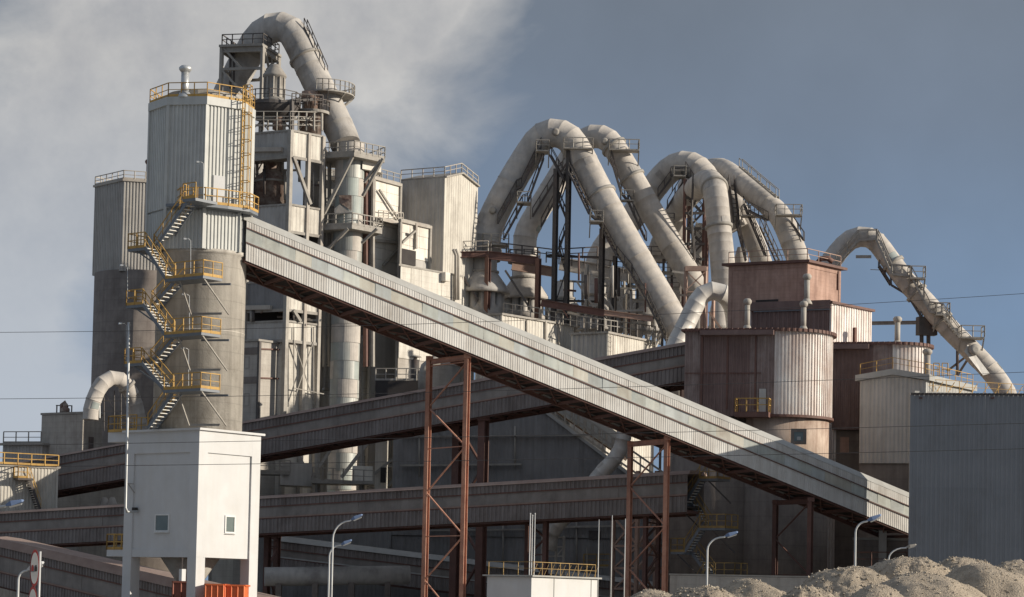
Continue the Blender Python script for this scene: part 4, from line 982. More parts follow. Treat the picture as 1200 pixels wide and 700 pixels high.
# ================================================================== THE ARCHED KILN DUCTS
PU = P; SH = 15.0
def P(px, py, Y): return PU(px, py, Y+SH)       # the gas cleaning plant stands further back
def D(name_lbl, pts, r, seg=1.2, m=None, fl=(), nm='arch_duct'):
    return duct(nm, name_lbl, [P(*p) for p in pts], r*(1+SH/255), seg, m or M['duct'], fl, 28, group='arched ducts of the gas cleaning plant')
def stairline(root, pts, wd=.9, m=None):
    q = [P(*p) for p in pts]
    for a, b in zip(q, q[1:]): access_stair(root, a, b, wd, m)
def bracket_platform(root, x0, y0, x1, y1, Y, m=None, dep=2.2, nm='service_platform'):
    """short flat platform with railing hung on a duct; picture end points at depth Y, projecting toward the camera"""
    m = m or M['steel_grey']; a = P(x0, y0, Y); b = P(x1, y1, Y); z = (a.z+b.z)/2; a.z = b.z = z
    n = Vector((0, -dep, 0)); mb = MB(); mb.hexa([a-Z3*.15, b-Z3*.15, b-Z3*.15+n, a-Z3*.15+n], [a, b, b+n, a+n])
    for q in (a, b): mb.bar(q+n*.8-Z3*.1, q-Z3*1.6, .12)
    o = mb.build(nm, m, root); railing(o, [a, a+n, b+n, b], 1.1, m, 1.1, .045, False); return o
# D1, the big front arch
d1, f1, r1_ = D('frontmost arched duct, its right leg the longest and coming down over the beige hopper house',
                [(572, 300, 252), (570, 287, 252), (572, 271, 252), (580, 250, 252), (598, 216, 252), (622, 177, 252), (634, 162, 251.5), (648, 156, 251), (665, 161, 250.5), (678, 179, 250), (700, 222, 249), (736, 286, 247), (775, 352, 245.5), (797, 392, 244.5)], 1.53, 1.1, fl=(.60,))
stairline(d1, [(590, 281, 250.2), (612, 240, 250.2), (618, 238, 250.2), (637, 186, 250.2)]); stairline(d1, [(583, 262, 250), (605, 222, 250), (611, 219, 250), (634, 172, 250)], .6)
bracket_platform(d1, 628, 183, 643, 177, 250.5); bracket_platform(d1, 606, 241, 622, 239, 251); bracket_platform(d1, 566, 288, 596, 290, 251.5)
bracket_platform(d1, 660, 180, 694, 172, 249.5, dep=1.6)
stairline(d1, [(645, 182, 249.5), (661, 211, 249)], .8)
stairline(d1, [(668, 202, 248), (692, 252, 247), (703, 261, 247), (724, 300, 246), (742, 322, 245.5), (760, 352, 244.5), (782, 400, 243.6)], .9)
bracket_platform(d1, 691, 262, 706, 262, 247)
MB().lathe(P(651, 155, 249.3), [(.42, 0), (.42, .25), (.2, .3)], 20, Vector((0, -1, 0))).build('manhole_cover', M['steel_grey'], d1, True)
MB().lathe(P(578, 247, 250.4), [(.4, 0), (.4, .25), (.2, .3)], 20, Vector((-.3, -1, .2))).build('manhole_cover', M['steel_grey'], d1, True)
# D2, second arch
d2, f2, r2_ = D('second arched duct, leaning just behind the frontmost arch with a manhole on its bend',
                [(616, 300, 262), (615, 287, 262), (617, 272, 262), (629, 250, 262), (646, 222, 262), (667, 188, 262), (680, 169, 261), (693, 160.5, 260), (706, 161, 259.5), (717, 169, 259), (730, 190, 258.5), (752, 228, 258), (780, 276, 257), (808, 324, 256), (818, 345, 256)], 1.30, 1.05, fl=(.5, .62))
stairline(d2, [(634, 266, 260), (652, 232, 260)], .8); stairline(d2, [(624, 254, 260), (650, 212, 260), (668, 186, 260)], .5)
bracket_platform(d2, 713, 182, 748, 174, 257.5, dep=1.8); stairline(d2, [(716, 186, 256.5), (728, 226, 256.5), (736, 236, 256.5), (757, 282, 256)], .8)
bracket_platform(d2, 727, 236, 742, 236, 257, dep=1.2)
MB().lathe(P(708.5, 166, 258), [(.4, 0), (.4, .25), (.2, .3)], 20, Vector((0, -1, 0))).build('manhole_cover', M['steel_grey'], d2, True)
# D3
d3, f3, r3_ = D('broad arched duct whose bend peaks left of the vertical one and vanishes behind it',
                [(700, 345, 272), (700, 322, 272), (703, 303, 272), (714, 284, 272), (735, 262, 272), (758, 231, 271), (776, 208, 270), (790, 196, 269), (805, 192.5, 268), (820, 200, 267), (832, 217, 266), (846, 240, 266), (862, 270, 266)], 1.50, 1.1)
stairline(d3, [(786, 206, 266.5), (812, 208, 266.5)], .8); stairline(d3, [(782, 244, 267), (800, 214, 267)], .8); stairline(d3, [(803, 200, 266), (815, 219, 266)], .8)
stairline(d3, [(771, 230, 268), (786, 210, 268)], .5)
bracket_platform(d3, 788, 209, 802, 209, 267.5)
# D4, with vertical right leg
d4, f4, r4_ = D('arched duct seen end on, dropping almost vertically behind the red brick box',
                [(770, 300, 276), (786, 262, 272), (802, 235, 267), (818, 219, 261), (829, 213, 256), (836, 217, 253), (839, 232, 251.5), (842, 262, 251), (846, 300, 250.5), (849, 345, 250.5), (850, 380, 250.5)], 1.30, 1.0, fl=(.62, .74))
stairline(d4, [(812, 216, 256), (810, 262, 256), (814, 306, 256)], .9)
# D5
d5, f5, r5_ = D('arched duct sloping straight down to the right behind the roof of the red brick box',
                [(806, 220, 285), (818, 205, 280), (832, 199, 275), (846, 199, 271), (858, 206, 268), (880, 223, 265), (903, 242, 262), (915, 255, 260.5), (926, 279, 259.5), (938, 312, 259)], 1.25, 1.0, fl=())
bracket_platform(d5, 908, 258, 938, 249, 258.5, dep=1.6); stairline(d5, [(868, 196, 262), (911, 232, 259)], .7, M['steel_grey']); stairline(d5, [(875, 246, 262), (898, 258, 260)], .8)
stairline(d5, [(928, 262, 258.5), (942, 282, 258)], .5)
# D6
d6, f6, r6_ = D('slimmer arched duct between the vertical one and the brick box roof',
                [(828, 208, 280), (842, 217, 276), (856, 233, 272), (868, 251, 269), (879, 271, 267), (888, 294, 266), (896, 318, 266)], 1.15, 1.4)
bracket_platform(d6, 868, 257, 897, 252, 264.5, dep=1.6); stairline(d6, [(872, 240, 264), (897, 300, 263)], .8); stairline(d6, [(893, 266, 264), (914, 312, 262)], .8)
stairline(d6, [(857, 215, 265), (863, 262, 264), (874, 306, 264)], .8)
# D7 right-hand arch
SH = 0
d7, f7, r7_ = D('lone arched duct at the right, falling to the yellow-railed roof behind the blue-grey building',
                [(964, 324, 238), (972, 309, 238), (985, 292, 238), (997, 281, 237.5), (1012, 277.5, 237), (1026, 283, 236.5), (1041, 302, 236), (1062, 330, 235.5), (1086, 356, 235), (1112, 385, 234.5), (1136, 409, 234), (1160, 434, 233.5), (1176, 456, 233), (1182, 470, 233)], 1.02, .95, fl=(.38, .52, .64))
stairline(d7, [(980, 311, 236), (1006, 282, 235.5), (1028, 281, 235.2), (1046, 322, 234.5), (1068, 324, 234), (1090, 366, 233.5), (1104, 368, 233), (1124, 396, 233)], .7, M['steel_grey'])
stairline(d7, [(1030, 312, 236), (1044, 334, 236), (1064, 346, 235.5), (1080, 372, 235)], .7)
bracket_platform(d7, 1064, 327, 1082, 327, 234.6, dep=1.2); bracket_platform(d7, 1094, 370, 1110, 370, 234, dep=1.4)
bracket_platform(d7, 1123, 398, 1150, 396, 233.4, dep=1.6)
mb = MB(); mb.bar(P(1003, 301, 236), P(1021, 301, 236), .12, .3); mb.bar(P(1020, 316, 236), P(1038, 317, 236), .06); mb.build('stub_platform', M['steel_grey'], d7)
MB().lathe(P(1140, 411, 232.4), [(.55, 0), (.55, .6), (.25, .7)], 18, Vector((.2, -1, .1))).build('damper_housing', M['steel_grey'], d7, True)
mb = MB(); a = P(1134, 404, 232.5); mb.hexa([a, P(1160, 438, 232.3), P(1152, 440, 232), P(1130, 412, 232)], [a-Vector((0, .1, 0)), P(1160, 438, 232.2), P(1152, 440, 231.9), P(1130, 412, 231.9)]); mb.build('lagging_sheet', M['duct_metal'], d7)
for k, (xa, ya, xb, yb) in enumerate([(1080, 376, 1080, 402), (1088, 376, 1088, 440), (1122, 404, 1122, 440), (1110, 435, 1140, 412), (1140, 412, 1122, 440), (1143, 416, 1152, 440)]):
    MB().bar(P(xa, ya, 235.5), P(xb, yb, 235.5), .3 if k < 2 else .22).build('support_post', M['steel_dark'], d7)
MB().box(P(1086, 372, 235.5)-Z3*1.8, 1.9, 1.0, 1.8, 80).build('support_head', M['steel_dark'], d7)
MB().ibeam(P(1018, 379, 238), P(1084, 378, 236), .3, .35).build('tie_beam', M['steel_grey'], d7)
# D8 small bright bend
d8, f8, r8_ = D('small bright bend in front of the vertical leg, left of the red brick box',
                [(790, 410, 235), (794, 400, 235), (806, 376, 235), (815, 357, 235), (824, 345, 235), (836, 341, 235), (848, 345, 235), (857, 356, 236), (861, 372, 237), (862, 390, 238)], 0.93, 1.0, M['duct_metal'])
# D9 low bent pipe behind the galleries
d9, f9, r9_ = D('thin bent pipe hanging below the inclined gallery, passing behind the lower one',
                [(733, 492, 214), (731, 510, 214), (728, 524, 214), (720, 538, 214), (705, 554, 214.5), (684, 580, 215), (664, 604, 216), (652, 617, 216.5), (645, 630, 217), (642, 645, 217)], .68, .9, M['duct_metal'])
SH = 15.0
# ================================================================== CYCLONES UNDER THE ARCHES
def cyclone(label, x, Y, ytop, ycone, yrim, yb, wt, wr, m, skirts=True):
    k = (Y+SH)/FPX; c = P(x, yrim, Y); z = lambda y: P(x, y, Y).z-c.z
    root = thing('cyclone', label, 'cyclone', c, 'cyclones below the arched ducts')
    MB().lathe(c, [(wt*k/2, z(ytop)), (wt*k/2, z(ycone)), (wr*k/2, 0.2), (wr*k/2, -.15)], 26).build('hood', m, root, True)
    MB().lathe(c, [(wt*k/2+.25, z(ycone)-.1), (wt*k/2+.25, z(ycone)+.1)], 26).build('flange', M['steel_grey'], root)
    n = 7
    for i in range(n):
        a = 90+i*180/(n-1); q = c+az(a)*wr*k*.33
        MB().lathe(Vector((q.x, q.y, c.z)), [(.42, -.15), (.42, -1.9), (.16, -3.3)], 14).build('multiclone_tube', M['duct_grey'], root, True)
    MB().lathe(c, [(wr*k*.3, -.15), (wr*k*.30, -1.2), (wr*k*.52, z(yb))], 26).build('skirt', m, root, True)
    return root
cyclone('grey multi-tube cyclone under the foot of the frontmost arch', 566, 250, 296, 319, 343, 374, 32, 64, M['duct_grey'])
cyclone('pale multi-tube cyclone under the foot of the second arch', 614, 258, 300, 326, 350, 376, 28, 58, M['duct'])
cyclone('half-hidden grey cyclone left of the tall steel posts, behind the rail deck', 700, 268, 335, 347, 368, 388, 20, 48, M['duct_grey'])
cyclone('dusty cyclone between the long right leg and the steel posts', 758, 270, 330, 352, 372, 390, 26, 50, M['duct_grey'])
cyclone('dark squat cyclone half hidden between the steel posts and the long right leg', 733, 274, 340, 352, 370, 388, 22, 46, M['duct_grey'])
cyclone('dusty cyclone seen through the legs of the black portal', 662, 276, 330, 350, 366, 384, 20, 44, M['duct_grey'])
for k, (x, y, w_, h_, Y, lb) in enumerate([(566, 297, 44, 14, 254, 'round collar deck at the foot of the frontmost arch'), (614, 300, 40, 12, 262, 'round collar deck at the foot of the second arch')]):
    c = P(x, y, Y); k2 = Y/FPX; o = thing('collar_deck', lb, 'deck', c)
    MB().lathe(c, [(w_*k2/2, -.9), (w_*k2/2, -.6)], 26).build('deck_plate', M['steel_dark'], o)
    railing(o, [c-Z3*.6+Vector((math.sin(t*math.pi/6), math.cos(t*math.pi/6), 0))*w_*k2/2 for t in range(13)], 1.1, M['steel_dark'], 1.5, .045, False)
    for t in range(6): q = c+az(t*60)*w_*k2*.38; MB().bar(q-Z3*2.6, q-Z3*.9, .15).build('post', M['steel_redbrown'], o)
# red-brown service bridge on posts
sb = thing('service_bridge', 'red-brown steel service bridge on posts in front of the cyclones', 'bridge', (P(572, 300, 247).x, 247, 0))
def beam(root, p, q, w_, h_, m, nm='beam'): return MB().ibeam(P(*p), P(*q), w_, h_).build(nm, m, root)
def post(root, x, y0, Y, w_, m, y1=None): t = P(x, y0, Y); b_ = Vector((t.x, t.y, 0)) if y1 is None else P(x, y1, Y); return MB().ibeam(b_, t, w_, w_).build('post', m, root)
beam(sb, (483, 299.5, 246), (572, 298, 247.5), .4, .65, M['steel_redbrown']); beam(sb, (572, 299, 247.5), (631, 306, 248), .4, .9, M['steel_redbrown'])
beam(sb, (600, 311, 253), (650, 319, 254), .5, 1.1, M['steel_pink']); beam(sb, (480, 296.5, 250), (631, 303, 252), .3, .4, M['steel_dark'])
for x, y0, w_ in ((484, 299, .55), (572, 299, .5), (631, 303, .5)): post(sb, x, y0, 247.5, w_, M['steel_redbrown'])
for (xa, ya, xb, yb) in ((524, 305, 505, 338), (531, 305, 560, 352), (592, 317, 624, 366)): MB().bar(P(xa, ya, 247.5), P(xb, yb, 247.5), .22).build('brace', M['steel_dark'], sb)
railing(sb, [P(483, 297, 246.5), P(572, 295, 247.5)], 1.2, M['steel_pale'], 1.3, .045, False)
railing(sb, [P(575, 296, 248), P(648, 305, 249), P(700, 302, 250)], 1.2, M['steel_dark'], 1.6, .06, False)
mb = MB(); mb.hexa([P(484, 301, 247), P(572, 300, 248), P(572, 300, 252), P(484, 301, 251)], [p+Z3*.12 for p in (P(484, 301, 247), P(572, 300, 248), P(572, 300, 252), P(484, 301, 251))]); mb.build('deck', M['steel_dark'], sb)
sb2 = thing('rail_deck', 'long dusty service deck with railings along the roof of the beige hopper house', 'deck', (P(700, 365, 246).x, 246, 0))
beam(sb2, (634, 355, 245), (708, 367, 244), .35, .75, M['steel_redbrown']); beam(sb2, (708, 366.5, 244), (765, 374, 244), .35, .6, M['steel_pink'])
beam(sb2, (656, 309, 262), (745, 325, 262), .6, 1.5, M['duct'], 'pipe_bridge_beam')
railing(sb2, [P(590, 368, 248), P(632, 374, 247)], 1.2, M['steel_pale'], 1.0, .05, False)
railing(sb2, [P(634, 376, 246), P(668, 382, 245), P(708, 388, 243)], 1.25, M['steel_pale'], .9, .05, False)
railing(sb2, [P(708, 388, 243), P(768, 396, 247)], 1.25, M['steel_grey'], .9, .05, False)
railing(sb2, [P(640, 308, 260), P(745, 322, 260)], 1.25, M['steel_dark'], 1.4, .05, False)
# tall dark portal with ladders
tf = thing('portal_frame', 'pair of tall black steel posts with zigzag ladders standing between the two front arches', 'frame', (P(660, 360, 250).x, 250, 0))
for x in (652, 667): MB().ibeam(Vector((P(x, 250, 249).x, 249+SH, 0)), P(x, 198 if x == 652 else 176, 249), .48, .48).build('post', M['steel_dark'], tf)
stairline(tf, [(664, 204, 250.5), (655, 235, 250.5), (666, 262, 250.5), (655, 290, 250.5), (666, 330, 250.5), (660, 362, 250.5)], .6)
beam(tf, (652, 206, 249.5), (667, 206, 249.5), .25, .3, M['steel_dark'])
for y0 in (206, 258, 306):
    MB().bar(P(652, y0+46, 249.3), P(667, y0, 249.3), .13).build('brace', M['steel_dark'], tf)
for y in (300, 352): beam(tf, (640, y, 249.6), (708, y+2, 249.6), .2, .25, M['steel_dark'], 'cross_beam')
pf2 = thing('portal_frame', 'dark steel posts with pale lattice braces under the long right leg of the front arch', 'frame', (P(710, 360, 248).x, 248, 0))
for x, y0, w_, m in ((706, 268, .5, 'steel_dark'), (721, 300, .4, 'steel_dark'), (688, 310, .3, 'steel_pale'), (716, 314, .25, 'steel_pale'), (733, 345, .25, 'steel_pale')): post(pf2, x, y0, 248.5, w_, M[m])
for (xa, ya, xb, yb) in ((691, 316, 702, 350), (702, 350, 696, 362), (676, 330, 698, 364), (717, 318, 712, 350), (712, 350, 722, 372), (722, 340, 731, 366)): MB().bar(P(xa, ya, 247.8), P(xb, yb, 247.8), .2).build('lattice_brace', M['steel_pale'], pf2)
# lattice staircase tower beside the vertical leg
lt = thing('lattice_tower', 'rusty lattice stair tower rising between the second arch and the vertical duct', 'tower', (P(815, 300, 262).x, 262, 0))
LX = [(803, 262), (826, 262), (830, 265), (808, 265)]
for x, Y in LX: t = P(x, 210, Y); MB().bar(Vector((t.x, t.y, 0)), t, .3).build('post', M['steel_redbrown'], lt)
ys = [214, 232, 250, 268, 286, 304, 322, 340, 358]
for i, y in enumerate(ys):
    MB().bar(P(803, y, 261.7), P(826, y, 261.7), .16, .3).build('landing_beam', M['steel_dark'], lt)
    if i < len(ys)-1:
        a, b_ = (806, 823) if i % 2 else (823, 806); access_stair(lt, P(a, y, 262.5), P(b_, ys[i+1], 262.5), .8, M['steel_dark'])
        MB().bar(P(a, ys[i+1], 261.6), P(b_, y, 261.6), .1).build('brace', M['steel_grey'], lt)
bf = thing('braced_frame', 'ochre-rust braced steel frame left of the small bright bend', 'frame', (P(815, 400, 232).x, 232, 0))
for x, y0 in ((804, 313), (827, 313), (836, 352), (823, 352)): t = P(x, y0, 232); MB().bar(Vector((t.x, t.y, 0)), t, .28).build('post', M['steel_pink'], bf)
for (xa, ya, xb, yb, w_) in ((803, 315, 828, 315, .5), (804, 340, 827, 318, .12), (804, 318, 827, 340, .12), (804, 368, 827, 342, .12), (804, 342, 826, 342, .14), (831, 366, 850, 392, .2)): MB().bar(P(xa, ya, 231.7), P(xb, yb, 231.7), w_).build('brace', M['steel_pink'], bf)
# assorted dark vessels and pipework behind
for (x, y0, y1, w_, Y, lb) in ((818, 262, 330, 20, 270, 'pale vertical vessel behind the lattice stair tower'), (795, 262, 395, 30, 275, 'dusty vertical vessel right of the second arch foot'), (842, 345, 400, 24, 245, 'white tank behind the small bright bend'), (868, 290, 320, 22, 270, 'stub duct standing on the roof behind the vertical leg')):
    c = P(x, y1, Y); h = P(x, y0, Y).z; k2 = (Y+SH)/FPX; o = thing('process_vessel', lb, 'vessel', (c.x, c.y, 0))
    MB().lathe((c.x, c.y, 0), [(w_*k2/2, 0), (w_*k2/2, h*.93), (w_*k2*.42, h*.96), (w_*k2*.2, h)], 24).build('shell', M['duct'], o, True)
    for t in (.8, .9): MB().lathe((c.x, c.y, h*t), [(w_*k2/2+.08, -.1), (w_*k2/2+.08, .1)], 24).build('hoop', M['steel_grey'], o)
pm = thing('pipe_rack', 'jumble of dark railed walkways and struts between the arches', 'pipe rack', (P(745, 350, 262).x, 262, 0))
for (xa, ya, xb, yb, Y) in ((726, 300, 800, 302, 262), (730, 318, 800, 321, 262), (728, 336, 796, 338, 262), (770, 262, 790, 262, 262), (736, 352, 770, 354, 262), (772, 372, 800, 373, 258)):
    MB().ibeam(P(xa, ya, Y), P(xb, yb, Y), .25, .4).build('walkway_beam', M['steel_grey'], pm); railing(pm, [P(xa, ya-1, Y), P(xb, yb-1, Y)], 1.1, M['steel_dark'], 1.3, .045, False)
for x in (740, 748, 778, 788): t = P(x, 290, 262.5); MB().bar(Vector((t.x, t.y, 0)), t, .22).build('post', M['steel_dark'], pm)
for (xa, ya, xb, yb) in ((728, 300, 748, 336), (748, 336, 774, 318), (776, 322, 792, 352), (736, 370, 760, 354)): MB().bar(P(xa, ya, 262.2), P(xb, yb, 262.2), .14).build('strut', M['steel_grey'], pm)
SH = 0; P = PU
rg_ = random.Random(5)
for k in range(46):
    x = rg_.uniform(640, 796); y = rg_.uniform(312, 380); Y = rg_.uniform(259, 268); kind = rg_.random(); m_ = M[rg_.choice(('steel_dark', 'steel_grey', 'steel_pale', 'steel_redbrown', 'duct_grey'))]
    if kind < .4: MB().tube([PU(x, y-rg_.uniform(8, 26), Y+SH), PU(x, y+14, Y+SH)], rg_.uniform(.07, .22), 8).build('riser_pipe', m_, pm, True)
    elif kind < .75: MB().bar(PU(x, y, Y+SH), PU(x+rg_.uniform(12, 34), y+rg_.uniform(-1, 3), Y+SH), .16, .22).build('walkway_beam', m_, pm)
    else: MB().bar(PU(x, y, Y+SH), PU(x+rg_.uniform(-12, 14), y-rg_.uniform(10, 22), Y+SH), .12).build('strut', m_, pm)
SH = 0; P = PU
# ================================================================== BEIGE HOPPER HOUSE
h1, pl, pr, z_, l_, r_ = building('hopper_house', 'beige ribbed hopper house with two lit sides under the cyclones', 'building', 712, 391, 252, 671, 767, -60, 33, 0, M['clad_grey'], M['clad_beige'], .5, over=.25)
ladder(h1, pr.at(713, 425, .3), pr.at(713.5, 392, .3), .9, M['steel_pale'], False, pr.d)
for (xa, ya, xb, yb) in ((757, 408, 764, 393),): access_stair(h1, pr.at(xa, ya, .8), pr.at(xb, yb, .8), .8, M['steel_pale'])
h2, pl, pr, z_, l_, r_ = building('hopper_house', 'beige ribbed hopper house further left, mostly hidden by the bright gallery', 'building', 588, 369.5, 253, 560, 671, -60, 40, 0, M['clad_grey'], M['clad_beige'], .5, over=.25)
for x in (616, 638, 654): mb = MB(); mb.bar(pr.at(x, 430, .15), pr.at(x, 376, .15), .25); mb.build('pilaster', M['steel_pale'], h2)

# ================================================================== RUST CLUSTER
br, pl, pr, z_, l_, r_ = building('brick_box', 'red dust-stained brick box with flat railed roof above the rusty silos', 'building', 946, 308, 224, 854, 985, -64, 40, 0, M['brick'], M['brick'], cl=False, over=.45, mroof=M['steel_redbrown'], rh=.25)
ru = [pl.pt(l_, z_+.25, 0), pl.pt(0, z_+.25, 0), pr.pt(r_, z_+.25, 0)]
railing(br, ru, 1.1, M['steel_pink'], 1.8, .035, False)
for q, nm in ((pl, 'raised_border'), (pr, 'raised_border')):
    L_ = l_ if q is pl else r_; zl_ = q.sz(946, 385)[1]; mb = MB()
    mb.slab(q, .0, .35, zl_, z_-.01, -.02, .06); mb.slab(q, L_-.35, L_, zl_, z_-.01, -.02, .06); mb.slab(q, .35, L_-.35, z_-.45, z_-.01, -.02, .05); mb.build(nm, M['brick'], br)
pslab(br, 'vent_slot', pl, 886, 352, 912, 354, 0, .1, M['void']); pslab(br, 'drain_pipe', pr, 981, 318, 982, 340, 0, .15, M['steel_redbrown'])
mb = MB()
for x in (953, 968, 978): mb.bar(P(x, 307, 226), P(x+6, 303, 226), .5, .35)
mb = MB(); mb.tube([P(958, 308, 227), P(962, 303, 227), P(970, 303, 227), P(976, 307, 227)], .25, 10); mb.build('roof_pipework', M['steel_redbrown'], br, True)
# mid box: flat left face, ribbed right face
mbx, pl, pr, z_, l_, r_ = building('conveyor_house', 'brown ribbed house with scalloped roof edge between the brick box and the rusty silos', 'building', 974, 356, 218, 880, 1020, -66, 40, 0, M['clad_rust'], M['clad_rustlit'], .42, over=.3, mroof=M['steel_redbrown'], cdepth=.07)
pslab(mbx, 'fascia_board', pl, 880, 355, 974, 362, .0, .3, M['clad_rust'])
pslab(mbx, 'gutter', pl, 884, 361.5, 973, 363.5, .05, .25, M['steel_blue'])
pslab(mbx, 'drain_pipe', pr, 999, 384, 1001, 402, .05, .3, M['steel_redbrown'])
# stadium-plan silos
def round_silo(label, x0, x1, ytop, ybot, Y, xcurve, ribs, mflat, mcurve, azf=-76, fascia=None, shaft=None):
    """flat side from x0 to xcurve, then a rounded end to x1"""
    o = P(xcurve, ytop, Y); z = o.z; o = Vector((o.x, o.y, 0)); l = hitx(o, azf, x0, z)
    d = -az(azf); n = Vector((d.y, -d.x, 0)); n = n if n.dot(-o) > 0 else -n
    # end radius from the picture width
    lo, hi = .5, 12
    for _ in range(40):
        r = (lo+hi)/2; c = o-n*r; ex = max(proj(Vector((c+n*r*math.cos(t/40*math.pi)+d*r*math.sin(t/40*math.pi))+Z3*z))[0] for t in range(41))
        if ex > x1: hi = r
        else: lo = r
    c = o-n*r; A_ = o-d*l
    zb_ = P(xcurve, ybot, Y).z
    root = thing('rusty_silo', label, 'silo', (o.x, o.y, 0))
    arc = [c+n*r*math.cos(t/24*math.pi)+d*r*math.sin(t/24*math.pi) for t in range(25)]
    back = A_-n*2*r
    sf = 1 if Vector(((o-A_).y, -(o-A_).x, 0)).dot(n) > 0 else -1
    for fa, fb, mm in ((0, .17, M['clad_rustmid']), (.17, .73, mflat), (.73, 1, M['clad_rustmid'])):
        MB().corr([A_.lerp(o, fa), A_.lerp(o, fb)], zb_, z, ribs, .05, .02, sf).build('flat_cladding', mm, root)
    MB().corr(arc, zb_, z, ribs, .09, .02, sf).build('curved_cladding', mcurve, root)
    poly = [A_]+arc+[back]
    MB().prism(poly if sf > 0 else poly[::-1], zb_+.02, z-.02).build('core', M['void'], root)
    big = [A_+n*.3-d*.3]+[c+(q-c)*(1+.35/r) for q in arc]+[back-n*.3-d*.3]
    MB().prism(big if sf > 0 else big[::-1], z, z+.2).build('roof', M['steel_redbrown'], root)
    n_sc = 46
    path = [A_+n*.34]+[c+(q-c)*(1+.38/r) for q in arc[:20]]
    MB().corr(path, z-.04, z+.24, .5, .07, 0, sf).build('scalloped_roof_edge', M['steel_redbrown'], root)
    bb_ = MB(); bb_.lathe(c+Z3*(zb_-.05), [(r+.25, 0), (r+.25, .22)], 48); bb_.build('bottom_ring', M['steel_redbrown'], root)
    zr = zb_+(z-zb_)*.36
    return root, Plane(A_, d=d), c, r, z, zb_, d, n, l
rs, rpl, rc, rrad, rz, rzb, rd, rn, rl = round_silo('large rusty silo with flat dark side and brightly lit rounded end, heading the upper gallery', 803, 975, 388, 488, 206, 908, .31, M['clad_rust'], M['clad_rustlit'])
pslab(rs, 'fascia_box', rpl, 822, 388.5, 908, 393.5, .1, .9, M['clad_rust'])
pslab(rs, 'wind_girt', rpl, 803, 437, 892, 438, .0, .14, M['steel_redbrown'])
for x in (822, 852, 885): pslab(rs, 'cladding_seam', rpl, x, 394, x+.8, 480, .0, .13, M['steel_redbrown'])
pslab(rs, 'door', rpl, 890, 456, 897.5, 484, .05, .16, M['clad_light'])
u0_, zt_ = rpl.sz(864, 484); u1_, _ = rpl.sz(903, 484); mb = MB(); mb.slab(rpl, u0_, u1_, zt_-.45, zt_, .0, 1.3); lo = mb.build('door_platform', M['steel_redbrown'], rs)
railing(lo, [rpl.pt(u0_, zt_, .1), rpl.pt(u0_, zt_, 1.3), rpl.pt(u1_, zt_, 1.3), rpl.pt(u1_, zt_, .1)], 1.15, M['yellow'], 1.0, .045, False)
# concrete shafts of the rusty silo
cs1 = rc+rd*.1
x_l = P(909, 500, rc.y-rrad).x; zsp = P(940, 548, 206).z; MB().lathe(Vector((rc.x+.15, rc.y, 0)), [(rrad*.93, zsp), (rrad*.93, rzb)], 48).build('concrete_shaft', M['concrete_rust'], rs, True); MB().lathe(Vector((rc.x+.15, rc.y, 0)), [(rrad*.935, 0), (rrad*.935, zsp)], 48).build('concrete_shaft', M['concrete_dark'], rs, True)  # darker concrete on the lower section paints in the shade below the gallery
wp = Plane(Vector((rc.x+.15, rc.y, 0))+az(192)*(rrad*.95), 102)
w_ = window(rs, wp, 927, 502.5, 945, 521, .06, .28, M['concrete_dark'], M['glass'])
mb = MB(); u_, z_ = wp.sz(934, 516); mb.slab(wp, u_, u_+.32, z_, z_+.3, .05, .08); mb.build('notice', M['signwhite'], w_)
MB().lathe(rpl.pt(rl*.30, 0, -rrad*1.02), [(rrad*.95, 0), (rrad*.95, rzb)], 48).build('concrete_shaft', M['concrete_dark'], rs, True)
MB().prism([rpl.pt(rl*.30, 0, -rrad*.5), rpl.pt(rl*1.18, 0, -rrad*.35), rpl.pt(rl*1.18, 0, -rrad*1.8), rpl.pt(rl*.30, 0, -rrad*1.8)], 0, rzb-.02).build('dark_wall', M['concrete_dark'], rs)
r2s, rpl2, rc2, rrad2, rz2, rzb2, rd2, rn2, rl2 = round_silo('second rusty silo with rounded end, set back to the right of the first', 962, 1089, 404, 504, 217, 1046, .36, M['clad_rust'], M['clad_rustlit'])
pslab(r2s, 'fascia_box', rpl2, 972, 404.5, 1019, 410, .1, .9, M['clad_rust'])
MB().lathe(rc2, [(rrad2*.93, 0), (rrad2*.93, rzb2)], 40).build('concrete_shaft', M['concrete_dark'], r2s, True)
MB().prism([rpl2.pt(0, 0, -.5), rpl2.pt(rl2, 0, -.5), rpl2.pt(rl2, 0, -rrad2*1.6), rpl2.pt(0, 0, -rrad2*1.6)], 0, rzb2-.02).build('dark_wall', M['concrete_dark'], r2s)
pslab(r2s, 'hatch', rpl2, 984, 512, 994, 530, -.5, -.4, M['brick'])
GV = 'mushroom-capped vents of the rusty silos'
vent(875.5, 350, 384, 214, 'rusty mushroom vent on the dark roof left of the brown ribbed house', .24, M['steel_pale'], GV)
vent(941.5, 353, 385, 210, 'rusty mushroom vent in front of the brown ribbed house, above the lit rounded end', .24, M['steel_pale'], GV)
vent(945.5, 321, 353, 217, 'rusty mushroom vent at the corner of the red brick box', .26, M['steel_pale'], GV)
vent(1051.5, 371, 402, 219, 'rusty mushroom vent standing against the sky on the second rusty silo', .26, M['steel_pale'], GV)
vent(1086.5, 409, 441, 212, 'rusty mushroom vent at the right end of the second rusty silo', .28, M['steel_pale'], GV)
